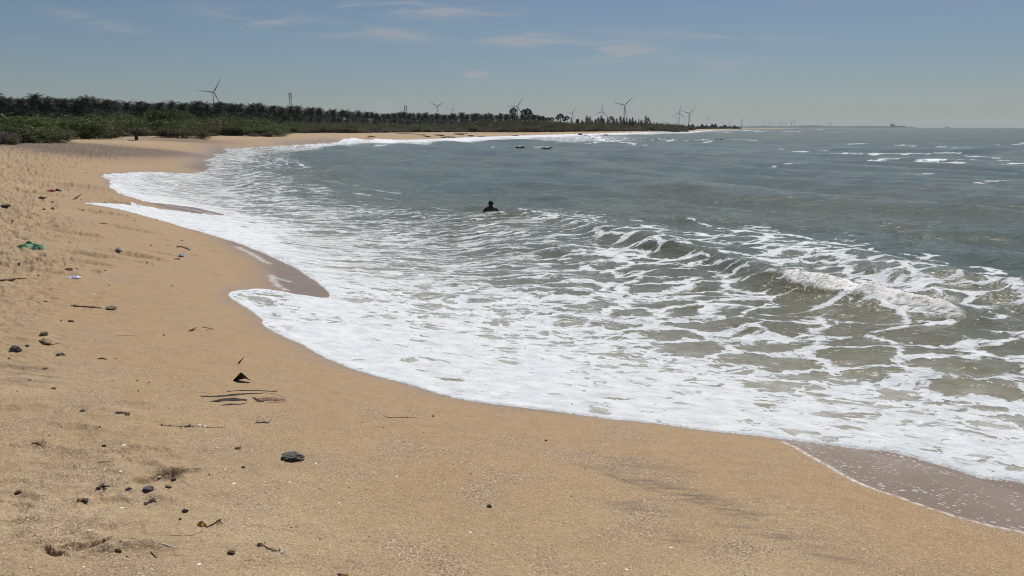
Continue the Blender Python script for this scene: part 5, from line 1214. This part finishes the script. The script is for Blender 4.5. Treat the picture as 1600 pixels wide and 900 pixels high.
scrap(201, 765, 9, 4, M_rockp, 'dull grey scrap under the yellow sliver', 'scrap', 18)

# ------------------------------------------------------------------ labels that count from a landmark on the sand
SL = [(48,389,'green net bag'),(115,434,'lilac plastic scrap'),(185,391,'white crumpled scrap'),(79,300,'red cloth scrap'),(283,388,'trailing weed clump'),(138,479,'dark driftwood twig'),(68,530,'paired brown stones'),(24,549,'purple stone'),
      (302,516,'yellow straw curl'),(375,590,'crumpled green leaf'),(380,621,'fibre tangle'),(190,645,'upper left black weed'),(410,661,'seaweed clump'),(626,652,'rusty bark strip'),(455,718,'largest rock'),(371,702,'crab burrow crumb'),(246,742,'ribbed hollow'),
      (289,801,'tall black crumb'),(315,821,'yellow husk'),(131,783,'orange bit'),(361,866,'bottom shell lump'),(437,861,'root twig'),(765,793,'mossy green pebble'),(120,852,'bottom left hollow'),(59,694,'reddish weed sprig'),(27,771,'brown clump at the left edge'),(8,323,'dark stick end'),(536,899,'bottom edge pebble'),(1104,794,'dark streaks in the sand')]
def near_labels(grp, what):
    bins = {}
    for o in COL.objects:
        if o.get('group') != grp: continue
        u, v = (float(a) for a in proj(o.location.x, o.location.y, o.location.z))
        L = min(SL, key=lambda l: math.hypot(l[0]-u, (l[1]-v)*1.5)); dx, dy = u-L[0], (v-L[1])*1.5
        side = ('right of' if dx > 0 else 'left of') if abs(dx) > abs(dy) else ('below' if dy > 0 else 'above'); bins.setdefault((L, side), []).append((math.hypot(dx, dy), o))
    for (L, side), v in bins.items():
        for k, (_, o) in enumerate(sorted(v, key=lambda t: t[0])): o['label'] = '%s, %s one %s the %s' % (what, ORD[min(k+1, 12)], side, L[2])
near_labels('tiny dark crumbs on the sand', 'tiny dark crumb on sand')
near_labels('tiny white shell chips', 'tiny white shell chip on sand')
LC = [(891, 'turbine beside the palmyras'), (937, 'turbine behind the casuarinas'), (971, 'tallest headland turbine'), (1006, 'bushy casuarina clump')]
ordinal_labels([(float(proj(o.location.x, o.location.y, 8.)[0]), o) for o in COL.objects if o.get('group') == 'casuarinas on the headland'], 'feathery casuarina on the headland, %s %s of the %s', LC)

ordinal_labels([(float(proj(o.location.x, o.location.y, 8.)[0]), o) for o in COL.objects if o.get('group') == 'palmyra palms at the end of the grove'], 'ball headed palmyra palm, %s %s of the %s', [(808, 'turbine with the level blade'), (866, 'gap in the palmyra row')])
ordinal_labels([(float(proj(o.location.x, o.location.y, 90.)[0]), o) for o in COL.objects if o.get('group') == 'faint far wind turbines'], 'tiny hazy far wind turbine, %s %s of the %s', [(1052, 'close turbine pair'), (1098, 'lone small spit turbine'), (1151, 'turbine at the spit tip'), (1229, 'densest far turbine cluster'), (1389, 'hazy cargo ship')])
ordinal_labels([(float(proj(o.location.x, o.location.y, 1.)[0]), o) for o in COL.objects if o.get('group') == 'brown rock ledges on the far beach'], 'flat brown rock ledge, %s %s of the %s', [(582, 'small rock cluster'), (686, 'V shaped turbine'), (808, 'turbine with the level blade')])
ordinal_labels([(float(proj(o.location.x, o.location.y, 1.)[0]), o) for o in COL.objects if o.get('group') == 'grey dry brush along the thicket'], 'grey leafless dry brush, %s %s of the %s', LB)
